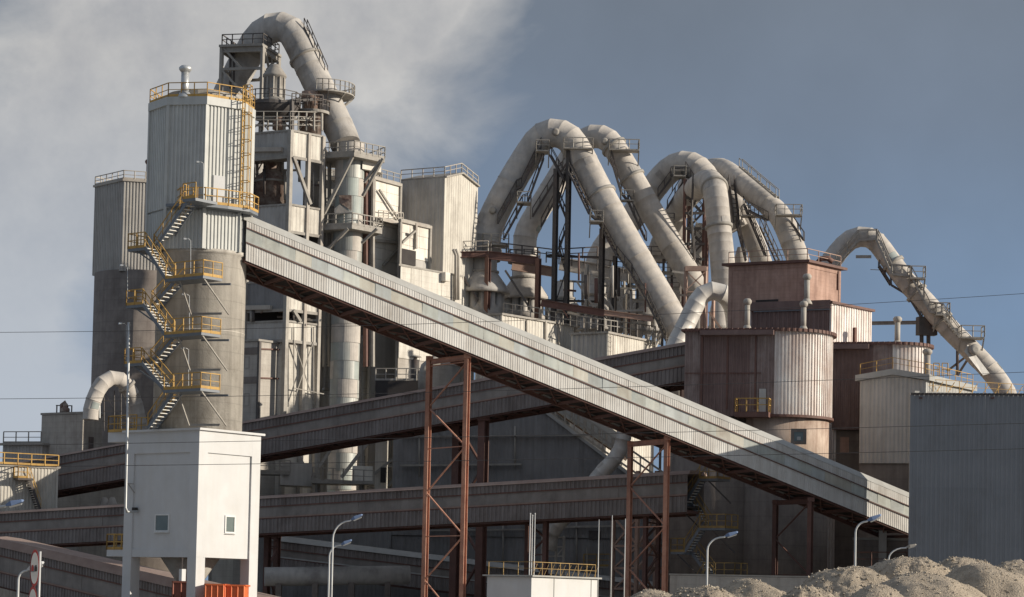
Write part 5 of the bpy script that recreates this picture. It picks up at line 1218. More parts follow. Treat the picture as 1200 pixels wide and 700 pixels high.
# grey-beige gabled house
o, z, l, r = foot(1084.5, 445, 211, 1008, 1140, -72, 33)
gg = thing('gabled_house', 'grey-beige ribbed house with shallow gable and yellow roof railings, left of the blue-grey building', 'building', (o.x, o.y, 0)); pl = Plane(o, -72); pr = Plane(o, 33)
A_ = o+az(-72)*l; B_ = o+az(33)*r; zc_ = pl.sz(1040, 543)[1]; zp_ = z+.55
MB().prism([o, B_, A_+B_-o, A_], zc_, z-.02).build('core', M['clad_grey'], gg)
MB().prism([o-pl.n*.15, B_-pl.n*.15, A_+B_-o, A_-pl.n*.15], 0, zc_).build('base_wall', M['concrete_dark'], gg)
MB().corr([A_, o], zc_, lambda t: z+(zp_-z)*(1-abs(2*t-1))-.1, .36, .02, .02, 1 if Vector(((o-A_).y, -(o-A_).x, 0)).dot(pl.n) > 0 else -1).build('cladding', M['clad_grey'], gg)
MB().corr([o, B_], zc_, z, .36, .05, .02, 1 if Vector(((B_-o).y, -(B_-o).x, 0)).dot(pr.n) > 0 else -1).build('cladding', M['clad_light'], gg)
md = A_.lerp(o, .5); mb = MB()
for p, q, a, b_ in ((A_, md, z, zp_), (md, o, zp_, z)):
    e0 = pl.n*.35; p2 = p+az(33)*r; q2 = q+az(33)*r; ex = az(-72)*.4*(1 if p is A_ else 0); ex2 = az(-72)*-.4*(1 if q is o else 0)
    mb.hexa([p+e0+ex+Z3*(a-.1), q+e0+ex2+Z3*(b_-.1), q2+ex2+Z3*(b_-.1), p2+ex+Z3*(a-.1)], [p+e0+ex+Z3*(a+.42), q+e0+ex2+Z3*(b_+.42), q2+ex2+Z3*(b_+.42), p2+ex+Z3*(a+.42)])
mb.build('roof_edge', M['roof_pale'], gg)
railing(gg, [A_+Z3*(z+.45), md+Z3*(zp_+.45), o+Z3*(z+.45), B_+Z3*(z+.45)], 1.0, M['yellow'], 1.3, .024, False)
rc_ = MB()
for xa in (1094, 1104): 
    a = P(xa, 441, 209); rc_.bar(a, a+Z3*1.15, .07); rc_.bar(a+Vector((.5, 0, 0)), a+Vector((.5, 0, 1.15)), .07); rc_.bar(a+Z3*1.15, a+Vector((.5, 0, 1.15)), .07); rc_.bar(a+Z3*.6, a+Vector((.5, 0, .6)), .07)
rc_.build('roof_hatch_guard', M['yellow'], gg)
# pale parapet wall behind the blue-grey building
pw_, pl, pr, z_, l_, r_ = building('parapet_house', 'cream wall strip with yellow railing showing above the blue-grey building', 'building', 1072, 461, 211, 1068, 1230, -60, 72, 0, M['clad_light'], M['clad_light'], .5, over=.1, mroof=M['roof_pale'])
railing(pw_, [pr.pt(0.5, z_+.2, 0), pr.pt(r_, z_+.2, 0)], 1.1, M['yellow'], 1.3, .024, False)
mb = MB()
for k in range(14): u = 1+k*1.15; mb.bar(pr.pt(u, z_+.2, 0), pr.pt(u+.8, z_+1.2, -.3), .05)
mb.build('railing_stay', M['yellow'], pw_)
# blue-grey building
o = P(1069, 463, 187); z = o.z; o = Vector((o.x, o.y, 0)); dd = az(99.5)
bl = thing('ribbed_hall', 'big blue-grey ribbed hall filling the right edge of the picture', 'building', (o.x, o.y, 0))
pb_ = Plane(o, 99.5); B_ = o+dd*26; bk = az(11.5)*11
MB().prism([o, B_, B_+bk, o+bk], 0, z-.02).build('core', M['clad_blue'], bl)
sg = 1 if Vector((dd.y, -dd.x, 0)).dot(pb_.n) > 0 else -1
zlap = pb_.sz(1075, 573)[1]; zl2 = pb_.sz(1075, 668)[1]
for k in range(9):
    u0_ = k*2.88; u1_ = u0_+2.88
    for za_, zt2, ou in ((zlap, z, .02), (.3, zlap+.12, .045)):
        MB().corr([o+dd*u0_, o+dd*(u1_+.02)], za_, zt2, .36, .045, ou+random.uniform(0, .012), sg).build('cladding_sheet', M['clad_blue'], bl)
MB().slab(pb_, -.15, .05, .3, z, 0, .12).build('corner_trim', M['clad_blue'], bl)
MB().corr([o-dd*.1+pb_.n*.16, B_+pb_.n*.16], z-.02, z+.16, .3, .08, 0, sg).build('gutter_edge', M['steel_dark'], bl)
MB().prism([o-dd*.1, B_, B_+bk, o-dd*.1+bk], z, z+.1).build('roof', M['roof_pale'], bl)
MB().prism([Vector((38.5, 201.5, 0)), Vector((62, 199, 0)), Vector((62, 206, 0)), Vector((39.5, 208, 0))], 0, 18.0).build('unseen_sun_blocker', M['clad_blue'], bl)  # added unseen block that keeps sun off the lower concrete shaft
for x in (1079, 1163): pslab(bl, 'wall_bracket', pb_, x-2, 466, x+2, 467.5, 0, .25, M['steel_redbrown'])
# ================================================================== GREY STORAGE HALL BEHIND THE GALLERIES
hp = Plane(P(480, 560, 237), 99)
hh = thing('storage_hall', 'huge dark grey ribbed hall with sloping roof edge behind the steel trestles', 'hall', (hp.o.x, hp.o.y, 0))
def hat(px, py): return hp.sz(px, py)
uA, zA = hat(462, 470); uB, zB = hat(628, 476); uC, zC = hat(735, 556); uD, _ = hat(860, 600)
sl = (zC-zB)/(uC-uB)
def htop(u): return zA+(zB-zA)*(u-uA)/(uB-uA) if u < uB else max(zB+sl*(u-uB), 5)
sgn = 1 if Vector((hp.d.y, -hp.d.x, 0)).dot(hp.n) > 0 else -1
for (ua, ub) in ((uA, (uA+uB)/2), ((uA+uB)/2, uB), (uB, uC), (uC, uD)):
    zm_ = hat(480, 628)[1]
    MB().corr([hp.pt(ua, 0), hp.pt(ub, 0)], zm_+.06, lambda t, a=ua, b=ub: htop(a+(b-a)*t), .42, .02, 0, sgn).build('wall_cladding', M['clad_dark'], hh)
    MB().corr([hp.pt(ua, 0), hp.pt(ub, 0)], .2, zm_-.06, .42, .02, -.12, sgn).build('wall_cladding', M['clad_dark'], hh)
ul = hp.sz(296, 590)[0]; zl_ = hp.sz(300, 588)[1]
MB().corr([hp.pt(ul, 0), hp.pt(uA, 0)], .2, zl_, .42, .02, 0, sgn).build('wall_cladding', M['clad_dark'], hh)
MB().hexa([hp.pt(ul, 0, -.25), hp.pt(uA-.05, 0, -.25), hp.pt(uA-.05, 0, -3), hp.pt(ul, 0, -3)], [hp.pt(ul, zl_, -.25), hp.pt(uA-.05, zl_, -.25), hp.pt(uA-.05, zl_, -3), hp.pt(ul, zl_, -3)]).build('low_wing', M['clad_dark'], hh)
mb = MB(); back = -3.5
for ua, ub in ((uA, uB), (uB, uC), (uC, uD)):
    za_, zb_ = htop(ua), htop(ub)
    if ua == uC: za_ = htop(uC)
    mb.hexa([hp.pt(ua, 0, -.25), hp.pt(ub, 0, -.25), hp.pt(ub, 0, back), hp.pt(ua, 0, back)], [hp.pt(ua, za_-.05, -.25), hp.pt(ub, zb_-.05, -.25), hp.pt(ub, zb_-.05, back), hp.pt(ua, za_-.05, back)])
mb.build('core', M['clad_dark'], hh)
for k, off in enumerate((0, -2.0)):
    a_ = hp.pt(uB, zB+.15, .1+off); b_ = hp.pt(uD, htop(uD)+.15, .1+off); b_ = hp.pt(uC+6, zB+sl*(uC+6-uB)+.15, .1+off)
    MB().bar(a_, b_, .3, .3).build('roof_edge', M['roof_pale'], hh)
rl_ = [hp.pt(uB-1, zB+.9, -1.0), hp.pt(uC+4, zB+sl*(uC+4-uB)+.9, -1.0)]
for dz in (0, 1.1, 1.9): MB().bar(rl_[0]+Z3*dz, rl_[1]+Z3*dz, .14, .2).build('roof_rail', M['steel_grey'], hh)
mb = MB()
for k in range(16): q = rl_[0].lerp(rl_[1], k/15); mb.bar(q-Z3*.8, q+Z3*1.9, .1)
mb.build('rail_post', M['steel_grey'], hh)
for (xa, xb, y, w_) in ((470, 612, 546, .18), (480, 560, 607, .3), (500, 640, 622, .16), (655, 735, 618, .2), (470, 700, 512, .1)):
    MB().bar(hp.at(xa, y, .35), hp.at(xb, y-1.5, .35), .3, w_).build('cable_tray', M['steel_grey'], hh)
for x, ya, yb in ((492, 500, 560), (548, 498, 556), (604, 500, 548), (676, 612, 660), (590, 612, 660)): MB().tube([hp.at(x, yb, .25), hp.at(x, ya, .25)], .09, 8).build('downpipe', M['steel_grey'], hh, True)
for x in (520, 690): pslab(hh, 'wall_louvre', hp, x, 588 if x < 600 else 622, x+14, 598 if x < 600 else 632, .0, .12, M['steel_dark'])
# sloping enclosed belt in light above the hall roof
ib = thing('inclined_belt', 'sunlit inclined belt cover descending behind the storage hall to the bent pipe', 'conveyor', P(690, 500, 241))
for (dy, w_, m) in ((0, 1.7, 'roof_pale'), (7, .3, 'steel_dark'), (10, .5, 'roof_pink')):
    MB().bar(P(645, 466+dy, 241.5), P(735, 528+dy, 241.5), 2.2 if w_ > 1 else .4, w_).build('belt_cover' if w_ > 1 else 'side_rail', M[m], ib)
for k in range(12): t = k/11; MB().bar(P(645+90*t, 462+62*t, 240.3), P(645+90*t, 476+62*t, 240.3), .16).build('cover_rib', M['steel_grey'], ib)
# low machinery zone under the preheater, all in shade
lm = thing('steel_platform', 'grey railed platform with box housing below the preheater, between the two brown galleries', 'platform', (P(380, 560, 238).x, 238, 0))
MB().prism([P(329, 541, 238), P(366, 543, 240), P(366, 543, 244), P(329, 541, 242)], P(340, 569, 239).z, P(340, 542, 239).z).build('box_housing', M['clad_grey'], lm)
MB().prism([P(304, 552, 238), P(340, 552, 238), P(340, 552, 241), P(304, 552, 241)], P(320, 556, 238).z, P(320, 552, 238).z).build('deck', M['steel_grey'], lm)
railing(lm, [P(304, 553, 238), P(340, 554, 238)], 1.2, M['steel_grey'], 1.0, .045)
MB().prism([P(366, 562, 238), P(438, 566, 238), P(438, 566, 242), P(366, 562, 242)], P(400, 567, 238).z, P(400, 563, 238).z).build('deck', M['steel_grey'], lm)
railing(lm, [P(366, 563, 238), P(438, 567, 238)], 1.3, M['steel_grey'], 1.0, .045)
for (xa, ya, xb, yb, w_) in ((345, 525, 356, 545, .3), (366, 560, 392, 520, .3), (400, 560, 434, 515, .35), (438, 556, 470, 530, .25), (470, 548, 455, 570, .2), (372, 500, 372, 700, .4), (424, 500, 424, 700, .4), (458, 500, 480, 548, .2)):
    MB().bar(P(xa, ya, 240), P(xb, yb, 240), w_).build('strut', M['steel_grey'], lm)
MB().prism([P(440, 520, 240), P(455, 521, 241), P(455, 521, 244), P(440, 520, 244)], 0, P(447, 512, 240).z).build('panelled_column', M['panel'], lm)
MB().prism([P(413, 545, 239), P(437, 546, 239.5), P(437, 546, 242), P(413, 545, 242)], P(420, 565, 239).z, P(420, 546, 239).z).build('low_housing', M['panel'], lm)
pslab(lm, 'door_opening', Plane(P(440, 540, 239.8), 85), 446, 548, 452, 566, .0, .1, M['void'])
MB().ibeam(P(455, 546, 240), P(490, 546, 240), .3, .3).build('bracket_arm', M['steel_pale'], lm)
# plant block beneath the preheater
pbk, pl, pr, z_, l_, r_ = building('process_block', 'dusty panelled process block standing right of the vertical duct, under the bright gallery', 'building', 421, 395, 253, 400, 500, -60, 36, 0, M['clad_dark'], M['panel'], cl=False, over=.1)
for k in range(7):
    for j in range(5): MB().slab(pr, r_*j/5+.02, r_*(j+1)/5-.02, z_-1.8*(k+1)+.02, z_-1.8*k-.02, 0, .07+random.uniform(0, .04)).build('wall_panel', M['panel'], pbk)
pslab(pbk, 'red_door', pr, 468, 422, 476, 441, .05, .14, M['brick'])
for x in (421, 440, 464): MB().slab(pr, pr.sz(x, 420)[0]-.15, pr.sz(x, 420)[0]+.15, 0, z_+.1, .05, .35).build('post', M['steel_grey'], pbk)
mb = MB(); mb.bar(pr.at(473, 403, .8), pr.at(455, 462, .8), .45); mb.build('raking_strut', M['steel_grey'], pbk)
mb = MB(); mb.bar(pr.at(441, 410, .5), pr.at(458, 445, .5), .18); mb.build('brace', M['steel_grey'], pbk)
ck = thing('chimney', 'short dark round chimney with flat cap on the deck behind the red trestle', 'chimney', P(486, 452, 240))
c = P(486, 452, 240); MB().lathe(c, [(.42, -1), (.42, 2.6)], 16).build('flue', M['steel_dark'], ck, True); MB().lathe(c, [(.2, 2.6), (.2, 2.85), (.62, 2.86), (.5, 3.0)], 16).build('cap', M['steel_grey'], ck, True)
dk = thing('equipment_deck', 'dark equipment deck with railings just above the upper brown gallery, left of the red trestle', 'deck', P(480, 450, 239))
MB().prism([P(440, 447, 238), P(500, 447, 238), P(500, 447, 243), P(440, 447, 243)], P(470, 470, 238).z, P(470, 446, 238).z).build('deck_box', M['void'], dk)
railing(dk, [P(440, 446, 238), P(500, 446, 238)], 1.2, M['steel_grey'], 1.1, .045)
MB().tube([P(495, 460, 237), P(495, 440, 237), P(498, 430, 237), P(504, 425, 237), P(515, 422, 237)], .45, 14).build('bent_pipe', M['steel_grey'], dk, True)
# ================================================================== CONCRETE BASE AND STAIRS, LOWER RIGHT
ys_ = thing('external_staircase', 'yellow-railed zigzag stairs on the dark concrete shaft below the inclined gallery', 'staircase', (P(820, 600, 196).x, 196, 0))
st = ys_; SQ = Plane(P(812, 600, 199.6), d=az(128)); LQ = -SQ.n
def slanding(x0, x1, y):
    a = SQ.at(x0, y); b_ = SQ.at(x1, y); a.z = b_.z = (a.z+b_.z)/2; n = LQ*1.9; mb = MB()
    mb.hexa([a-Z3*.18, b_-Z3*.18, b_-Z3*.18+n, a-Z3*.18+n], [a, b_, b_+n, a+n]); lo = mb.build('landing', M['steel_blue'], ys_)
    railing(lo, [a, b_, b_+n] if x0 > 810 else [b_, a, a+n], 1.15, M['yellow_dull'], 1.0, .035); m2 = MB(); p = a.lerp(b_, .5)-Z3*.2; m2.bar(p, p+SQ.d*1.2+LQ*1.6-Z3*1.8, .1); m2.build('bracket', M['steel_dark'], lo); return a, b_
S_ = [slanding(820, 841, 561), slanding(786, 802, 590), slanding(820, 850, 619), slanding(786, 802, 647), slanding(824, 861, 676)]
p1, p2 = LQ*.45, LQ*1.42; F_ = (.85, None, M['yellow_dull'])
flight(st, S_[0][0]+p1, S_[1][1]+p1, *F_); flight(st, S_[1][1]+p2, S_[2][0]+p2, *F_); flight(st, S_[2][0]+p1, S_[3][1]+p1, *F_); flight(st, S_[3][1]+p2, S_[4][0]+p2, *F_)
q = SQ.at(805, 706); flight(st, S_[4][0]+p1, q+p1, *F_)
cb, pl, pr, z_, l_, r_ = building('concrete_plinth', 'low pale concrete wall at the foot of the dark shafts behind the gravel', 'wall', 1000, 678, 190, 785, None, -80, 33, 0, M['block'], M['block'], cl=False, over=.05, RR=3, rh=.12)
db, pl, pr, z_, l_, r_ = building('service_annex', 'shadowed brown annex with a small dark window at the low end of the gallery', 'building', 1066, 634, 203, 1000, None, -84, 33, 0, M['concrete_dark'], M['concrete_dark'], cl=False, over=.05, RR=4)
window(db, pl, 1012, 638, 1023, 646, .04, .1, M['concrete_dark'])
mb = MB(); mb.slab(pl, pl.sz(1030, 600)[0], pl.sz(1039, 600)[0], 0, P(1035, 622, 203).z, .1, .6); mb.build('cable_duct', M['clad_grey'], db)
railing(db, [pl.at(1062, 664, .6), pl.at(1000, 664, .6)], 1.2, M['steel_redbrown'], 1.4, .04, False)
# ================================================================== PINK LATTICE FRAME AND SMALL STEELWORK
lf = thing('scaffold_tower', 'dusty pink lattice frame in sunlight between the legs of the shorter red trestle', 'frame', (P(750, 600, 216).x, 216, 0))
XS = [(719, 214), (748, 212), (787, 215), (770, 219)]
for k, (x, Y) in enumerate(XS): t = P(x, 552 if k else 604, Y); MB().bar(Vector((t.x, t.y, 0)), t, .32).build('post', M['steel_pink'], lf)
rows_ = [556, 581, 606, 640, 666, 690]
for i, y in enumerate(rows_):
    MB().bar(P(748, y, 212), P(787, y, 215), .26).build('strut', M['steel_pink'], lf)
    if y > 600: MB().bar(P(719, y, 214), P(748, y, 212), .2).build('strut', M['steel_pink'], lf)
    if i < len(rows_)-1:
        y2 = rows_[i+1]; xm = 767
        MB().bar(P(748, y2, 212), P(xm, y, 213.5), .2).build('brace', M['steel_pink'], lf); MB().bar(P(787, y2, 215), P(xm, y, 213.5), .2).build('brace', M['steel_pink'], lf)
        if y > 600: MB().bar(P(719, y2, 214), P(748, y, 212), .16).build('brace', M['steel_pink'], lf); MB().bar(P(719, y, 214), P(748, y2, 212), .16).build('brace', M['steel_pink'], lf)
MB().ibeam(P(740, 576, 211), P(800, 572, 214), .5, .9).build('head_beam', M['steel_pink'], lf)
lf2 = thing('scaffold_tower', 'small pale scaffold under the bent pipe, above the white cabin', 'frame', (P(652, 650, 218).x, 218, 0))
for x in (636, 652, 661): t = P(x, 628, 218); MB().bar(Vector((t.x, t.y, 0)), t, .18).build('post', M['steel_pale'], lf2)
for y in (630, 641, 652): MB().bar(P(635, y, 218), P(662, y, 218), .12).build('strut', M['steel_pale'], lf2)
for (xa, ya, xb, yb) in ((636, 652, 652, 630), (652, 652, 661, 641)): MB().bar(P(xa, ya, 218), P(xb, yb, 218), .1).build('brace', M['steel_pale'], lf2)
wk = thing('walkway', 'dim yellow-railed walkway on the storage hall behind the red trestle', 'walkway', P(700, 660, 240))
MB().prism([P(684, 664, 234), P(790, 664, 234), P(790, 664, 236), P(684, 664, 236)], P(700, 666, 234).z, P(700, 664, 234).z).build('deck', M['steel_grey'], wk)
railing(wk, [P(684, 664, 234), P(790, 664, 234)], 1.2, M['yellow_dull'], 1.2, .045)
MB().bar(P(688, 664, 234), P(688, 641, 234), .12).build('lamp_stem', M['steel_grey'], wk)
for x, y0 in ((702, 609), (717.5, 604), (733, 608)):
    o = thing('lightning_rod', 'thin pale mast %s' % {702: 'left of the shorter red trestle, between it and the cabin', 717.5: 'just left of the shorter red trestle, second of three', 733: 'touching the shorter red trestle, rightmost of three'}[x], 'mast', Vector((P(x, 650, 188).x, 188, 0)), 'thin pale masts')
    t = P(x, y0, 188); MB().tube([Vector((t.x, t.y, 0)), t], [.055, .03], 8).build('mast', M['pole'], o, True); MB().lathe(Vector((t.x, t.y, 0)), [(.16, 0), (.16, .05), (.06, .3)], 12).build('foot', M['pole'], o)
for k, x in enumerate((621.5, 624, 627)):
    o = thing('flag_pole', 'thin pale pole in the tight cluster of three left of the cabin corner, %s one' % ('left', 'middle', 'right')[k], 'pole', Vector((P(x, 650, 186).x, 186+k*.3, 0)), 'cluster of thin pale poles')
    t = P(x, 603 if k != 1 else 605, 186+k*.3); MB().tube([Vector((t.x, t.y, 0)), t], [.05, .04], 8).build('pole', M['pole'], o, True); MB().lathe(Vector((t.x, t.y, 0)), [(.14, 0), (.14, .05), (.05, .3)], 12).build('foot', M['pole'], o)
    MB().lathe(t, [(.06, 0), (.06, .08), (.02, .12)], 8).build('finial', M['pole'], o)
gp = thing('ground_pipe', 'fat dusty grey pipe on saddles under the low pink-roofed gallery, right of white base', 'pipe', P(400, 672, 215))
a, b_ = P(310, 676, 214), P(480, 674, 216)
MB().tube([a, a.lerp(b_, .5), b_], .85, 20).build('pipe', M['duct_grey'], gp, True)
for t in (.1, .35, .6, .85): q = a.lerp(b_, t); MB().box(Vector((q.x, q.y, 0)), .5, 1.2, q.z-.6, 90).build('saddle', M['concrete_dark'], gp)
# ================================================================== WHITE CABIN
cab, pl, pr, z_, l_, r_ = building('white_cabin', 'low white cabin with one sunlit wall and yellow roof railing, between the trestles', 'cabin', 623, 676, 180, 571, 700, -60, 36, 0, M['white'], M['white'], cl=False, over=.25, mroof=M['roof_pale'], rh=.12)
railing(cab, [pl.pt(l_, z_+.12, -.2), pl.pt(0, z_+.12, -.2), pr.pt(r_, z_+.12, -.2)], 1.0, M['yellow_dull'], 1.3, .022, False)
mb = MB()
for k in range(12): u = .4+k*.75; mb.bar(pr.pt(u, z_+.12, -.2), pr.pt(u+.6, z_+1.0, -.2), .025)
mb.build('railing_stay', M['yellow_dull'], cab)
mb = MB()
for u in (r_*.33, r_*.9): mb.slab(pr, u, u+.06, 0, z_, 0, .04)
mb.build('joint_strip', M['roof_pale'], cab)
# ================================================================== STREET LAMPS
def street_lamp(label, xb, yb, xt, yt, xh, yh, Y, r=.05, mh='lampblue', g='street lamps'):
    t = P(xt, yt, Y); base = Vector((t.x, t.y, 0)); h = P(xh, yh, Y); o = thing('street_lamp', label, 'street lamp', base, g)
    d = h-t; pts = [base, base.lerp(t, .6), t]
    for k in range(1, 7):
        a = k/6*math.pi/2; pts.append(t+Vector((d.x*(1-math.cos(a))*.8, d.y, d.z*math.sin(a)*.85)))
    pts.append(t+Vector((d.x*.86, 0, d.z*.9)))
    MB().tube(pts, [r*1.2, r*1.1, r]+[r*.85]*7, 12).build('post', M['pole'], o, True)
    hb = MB(); e = pts[-1]; f = (h-pts[-2]).normalized(); f = Vector((d.x, 0, d.z*.45 if d.z > 0 else .1)).normalized(); L_ = .62
    s_ = Vector((0, 1, 0)); u_ = f.cross(s_).normalized(); u_ = u_ if u_.z > 0 else -u_
    hb.add([e-s_*.06-u_*.02, e+s_*.06-u_*.02, e+f*L_*.35+s_*.17-u_*.08, e+f*L_+s_*.12-u_*.04, e+f*(L_+.08)-u_*.0, e+f*L_-s_*.12-u_*.04, e+f*L_*.35-s_*.17-u_*.08,
            e-s_*.05+u_*.05, e+s_*.05+u_*.05, e+f*L_*.35+s_*.13+u_*.12, e+f*L_+s_*.08+u_*.07, e+f*(L_+.06)+u_*.05, e+f*L_-s_*.08+u_*.07, e+f*L_*.35-s_*.13+u_*.12],
           [(0, 1, 2, 3, 4, 5, 6)[::-1], (7, 8, 9, 10, 11, 12, 13)]+[(i, (i+1) % 7, 7+(i+1) % 7, 7+i) for i in range(7)])
    hb.build('lamp_head', M[mh], o)
    lens = MB(); c = e+f*L_*.55-u_*.075; lens.hexa([c-f*.25-s_*.1, c+f*.25-s_*.1, c+f*.25+s_*.1, c-f*.25+s_*.1], [c-f*.22-s_*.08-u_*.05, c+f*.22-s_*.08-u_*.05, c+f*.22+s_*.08-u_*.05, c-f*.22+s_*.08-u_*.05]); lens.build('lens', M['galv'], o)
    MB().lathe(base, [(r*2.2, 0), (r*2.2, .06), (r*1.5, .6), (r*1.2, .62)], 14).build('foot', M['pole'], o, True)
street_lamp('taller curved street lamp right of the white silo base, head toward the red trestle', 386, 700, 390, 632, 415, 607, 130)
street_lamp('shorter curved street lamp just beside the taller one, right of the white silo base', 384, 700, 386, 652, 402, 637, 140)
street_lamp('curved street lamp in front of the yellow-railed stairs, above the gravel', 828, 700, 829, 645, 853, 627, 120)
street_lamp('sunlit white street lamp above the gravel left of the blue-grey hall', 1002, 700, 1002.5, 625, 1019, 609, 110)
street_lamp('small street lamp in shadow under the low end of the inclined gallery', 1041, 700, 1041.5, 655, 1066, 640, 165, .06, 'steel_grey')
street_lamp('pale curved street lamp beside the round road sign in the bottom left corner', 21, 700, 21.5, 680, 34, 667, 90, .045, 'pole')
street_lamp('street lamp at the extreme left edge, only its blue head in view', -30, 700, -28, 615, 13, 590, 90, .06)
# ================================================================== ROAD SIGN
sY_ = 78; sc_ = P(40.5, 666, sY_); sg_ = thing('road_sign', 'round red-bordered road sign on a post at the bottom left, a second disc below', 'road sign', Vector((sc_.x+.02, sY_+.1, 0)))
f_ = Vector((-.05, -1, 0)).normalized()
MB().tube([Vector((sc_.x+.14, sY_+.12, 0)), Vector((sc_.x+.14, sY_+.12, sc_.z+.55))], .045, 10).build('post', M['pole'], sg_, True)
def disc_mesh(c, rx, rz, y, m, nm, par, th=.02, n=40, rot=0):
    f = MB(); a = [c+Vector((math.sin(q*2*math.pi/n)*rx, y, math.cos(q*2*math.pi/n)*rz)) for q in range(n)]
    b_ = [p+Vector((0, th, 0)) for p in a]; f.add(a+b_, [tuple(range(n)), tuple(range(n, 2*n))[::-1]]+[(i, n+i, n+(i+1) % n, (i+1) % n) for i in range(n)]); return f.build(nm, m, par)
for k, (cy, nm) in enumerate(((666, 'no overtaking disc'), (709, 'lower disc'))):
    c = P(40.5 if k == 0 else 38, cy, sY_); rx, rz = .145*1.0, .60
    rx = .155; rz = .61
    rd_ = disc_mesh(c, rx*1.0, rz*1.0, .0, M['signred'], 'disc', sg_); disc_mesh(c, rx*.80, rz*.84, -.012, M['signwhite'], 'face', rd_)
    if k == 0:      # red car and black car symbols
        for dx, m in ((-.062, 'signred'), (.048, 'signblack')):
            cm = MB(); q = c+Vector((dx, -.03, 0)); cm.hexa([q+Vector((-.04, 0, -.10)), q+Vector((.04, 0, -.10)), q+Vector((.04, 0, .03)), q+Vector((-.04, 0, .03))], [q+Vector((-.04, .012, -.10)), q+Vector((.04, .012, -.10)), q+Vector((.04, .012, .03)), q+Vector((-.04, .012, .03))])
            cm.hexa([q+Vector((-.03, 0, .03)), q+Vector((.03, 0, .03)), q+Vector((.022, 0, .10)), q+Vector((-.022, 0, .10))], [q+Vector((-.03, .012, .03)), q+Vector((.03, .012, .03)), q+Vector((.022, .012, .10)), q+Vector((-.022, .012, .10))])
            cm.build('car_symbol', M[m], rd_)
# ================================================================== CONTAINERS UNDER THE SILO
def skip(label, x0, x1, y0, Y, m, azm=38, ln=3.2):
    a = P(x0, y0, Y); b_ = P(x1, y0, Y); z = a.z; o = thing('dump_container', label, 'container', (a.x, a.y, 0)); w_ = (b_-a); w_.z = 0; L_ = w_.length; d = w_.normalized(); n = Vector((-d.y, d.x, 0)); a0 = Vector((a.x, a.y, 0))
    zb_ = 1.0
    q = [a0, a0+d*L_, a0+d*L_+n*ln, a0+n*ln]; t = .08
    for i in range(4):
        p, r_2 = q[i], q[(i+1) % 4]; e = (r_2-p).normalized(); nn = Vector((-e.y, e.x, 0))
        MB().hexa([p+Z3*zb_, r_2+Z3*zb_, r_2+nn*t+Z3*zb_, p+nn*t+Z3*zb_], [p+Z3*z, r_2+Z3*z, r_2+nn*t+Z3*z, p+nn*t+Z3*z]).build('side_wall', m, o)
        MB().bar(p-nn*.04+Z3*z, r_2-nn*.04+Z3*z, .14, .12).build('top_rim', m, o)
    nr = max(3, int(L_/.55))
    for k in range(nr+1): p = q[0]+d*L_*k/nr-n*.05; MB().bar(p+Z3*zb_, p+Z3*(z-.05), .1, .1).build('rib', m, o)
    MB().prism([q[0]+d*.1+n*.1, q[1]-d*.1+n*.1, q[2]-d*.1-n*.1, q[3]+d*.1-n*.1], zb_-.12, zb_).build('floor', M['steel_dark'], o)
    for k in (.2, .8):
        for s_ in (.15, ln-.15):
            c = a0+d*L_*k+n*s_; MB().lathe(Vector((c.x, c.y, .48)), [(.48, -.14), (.48, .14)], 20, n).build('wheel', M['rubber'], o, True)
    for s_ in (.6, ln-.6): MB().bar(a0+n*s_+Z3*.8, a0+d*L_+n*s_+Z3*.8, .12, .2).build('chassis_beam', M['steel_dark'], o)
    return o
skip('weathered red ribbed container under the left part of the white silo base', 203, 231, 682, 174, M['rustred'])
skip('bright orange ribbed container under the right part of the white silo base', 241, 262, 685, 171, M['orange'])
skip('second orange ribbed container, beside the right leg of the white silo base', 264, 286, 686, 171.5, M['orange'])
sg2 = thing('signal_light', 'small white hanging lamp box under the white silo base', 'lamp', P(212, 660, 171)); MB().box(P(213.5, 681, 171), .38, .3, .85, 40).build('housing', M['white'], sg2); MB().bar(P(213.5, 667, 171), P(214, 654, 171.3), .08).build('stem', M['steel_dark'], sg2)
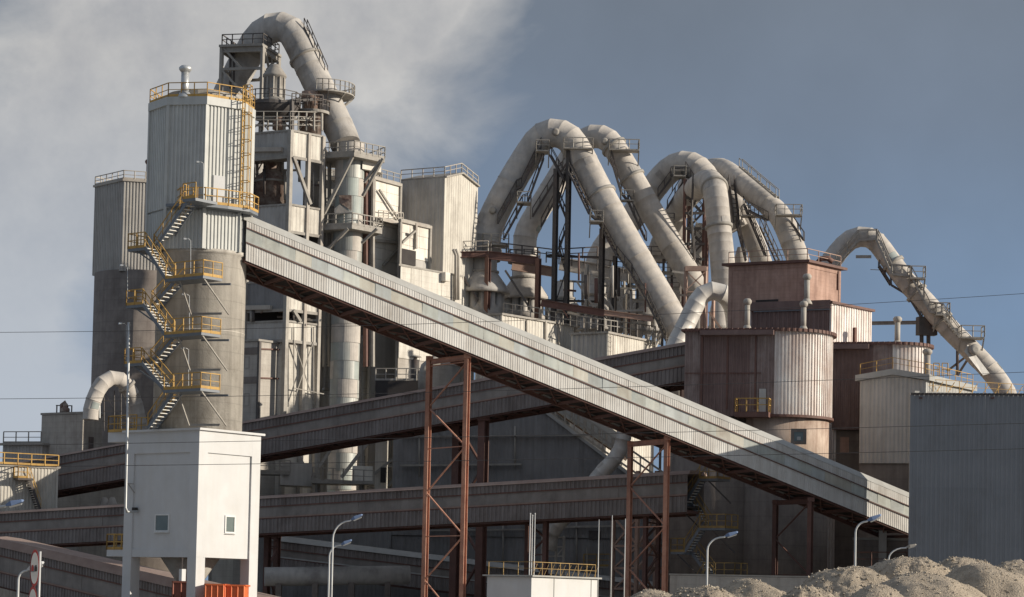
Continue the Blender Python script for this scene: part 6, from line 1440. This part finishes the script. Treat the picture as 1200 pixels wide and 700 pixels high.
# ================================================================== GRAVEL HEAPS
import mathutils.noise as mn
def heap(label, px, py, Y, rx, hseed, ry=None, flat=.26, rough=1.0):
    c = P(px, py, Y); H = c.z; ry = ry or rx; o = Vector((c.x, c.y, 0)); n_r, n_a = 46, 120
    root = thing('gravel_heap', label, 'gravel heap', o, 'sandy gravel heaps in the foreground'); mb = MB(); vs = [o+Z3*H]
    def hz_(r, a, x, y):
        f = 1-r; base = H*(1-(math.sqrt(r*r+flat*flat)-flat)/(math.sqrt(1+flat*flat)-flat))
        wob = mn.noise(Vector((x*.35+hseed, y*.35, 0)))*.55+mn.noise(Vector((x*1.1, y*1.1+hseed, 3)))*.22+mn.noise(Vector((x*3.3, y*3.3, hseed)))*.09*rough+mn.noise(Vector((x*9, y*9, hseed)))*.04*rough
        return max(-.2, base+wob*min(1, f*4+.15)*(.45+.55*min(1, r*3))-.02)
    for i in range(1, n_r+1):
        for j in range(n_a):
            r = i/n_r; a = 2*math.pi*j/n_a; x = o.x+math.cos(a)*r*rx; y = o.y+math.sin(a)*r*ry; vs.append(Vector((x, y, hz_(r, a, x, y))))
    fs = [(0, 1+j, 1+(j+1) % n_a) for j in range(n_a)]
    for i in range(n_r-1):
        for j in range(n_a): a = 1+i*n_a+j; b_ = 1+i*n_a+(j+1) % n_a; fs.append((a, a+n_a, b_+n_a, b_))
    mb.add(vs, fs); mb.build('gravel_mass', M['gravel'], root, True)
    pb = MB(); rg = random.Random(int(hseed*10))
    for k in range(4500):
        r = math.sqrt(rg.random())*.95; a = rg.random()*2*math.pi; x = o.x+math.cos(a)*r*rx; y = o.y+math.sin(a)*r*ry; 
        if y > o.y+ry*.25: continue
        z = hz_(r, a, x, y); s_ = rg.choice((.008, .01, .012, .012, .016, .02, .03))*rg.uniform(.7, 1.3)*(1 if rough < 1.2 else 1.5)
        p = Vector((x, y, z+s_*.3)); q = [p+Vector((rg.uniform(-1, 1), rg.uniform(-1, 1), rg.uniform(-.3, .3)))*s_*.4+v*s_ for v in (Vector((1, 0, 0)), Vector((0, 1, 0)), Vector((-1, 0, 0)), Vector((0, -1, 0)), Vector((0, 0, .9)), Vector((0, 0, -.7)))]
        pb.add(q, [(0, 1, 4), (1, 2, 4), (2, 3, 4), (3, 0, 4), (1, 0, 5), (2, 1, 5), (3, 2, 5), (0, 3, 5)])
    st_ = pb.build('loose_stones', M['stone'], root); st_['kind'] = 'stuff'
HP = [('low gravel heap at the left end of the row, below the shorter red trestle', 762, 690, 66, 3.6), ('gravel heap below the yellow-railed stairs', 826, 688, 60, 3.4),
      ('broad gravel heap below the street lamp, left of the dark trestle', 887, 679, 68, 3.8), ('gravel heap just right of the dark trestle foot', 950, 687, 62, 3.4),
      ('tall dark-speckled gravel heap behind the white street lamp', 1008, 666, 74, 4.6), ('smooth front gravel heap below the white street lamp', 1022, 684, 54, 3.2),
      ('gravel heap at the left foot of the blue-grey hall', 1071, 661, 76, 4.6), ('large smooth gravel heap in front of the blue-grey hall corner', 1084, 669, 58, 4.4),
      ('distant gravel heap against the middle of the blue-grey hall', 1128, 655.5, 82, 5.0), ('large smooth sunlit gravel heap at the right, in front', 1157, 661.5, 60, 4.2),
      ('gravel heap cut off by the right edge of the picture', 1196, 655, 78, 5.0)]
for i, (lb, px, py, Y, rx) in enumerate(HP): heap(lb, px, py, Y, rx*1.0, 1.7+i*3.1, rough=1.3 if i in (1, 3, 4, 6, 8, 10) else .5)
# ================================================================== OVERHEAD WIRES
for k, (ya, ym, yb, Y, lb) in enumerate([(388, 376, 343, 118, 'topmost'), (466, 457.5, 436.5, 112, 'second'), (521, 511, 497.5, 108, 'third'), (546, 539, 527.5, 104, 'lowest')]):
    o = thing('overhead_wire', 'thin dark cable crossing the whole picture, %s of four' % lb, 'wire', P(600, ym, Y), 'overhead cables')
    pts = []
    a, m_, b_ = P(-60, ya+2, Y-2), P(600, ym, Y), P(1260, yb-3, Y+2)
    for i in range(41):
        t = i/40; pts.append(a*(2*(t-.5)*(t-1))+m_*(4*t*(1-t))+b_*(2*t*(t-.5)))
    MB().tube(pts, .013, 6).build('cable', M['wire'], o, True)
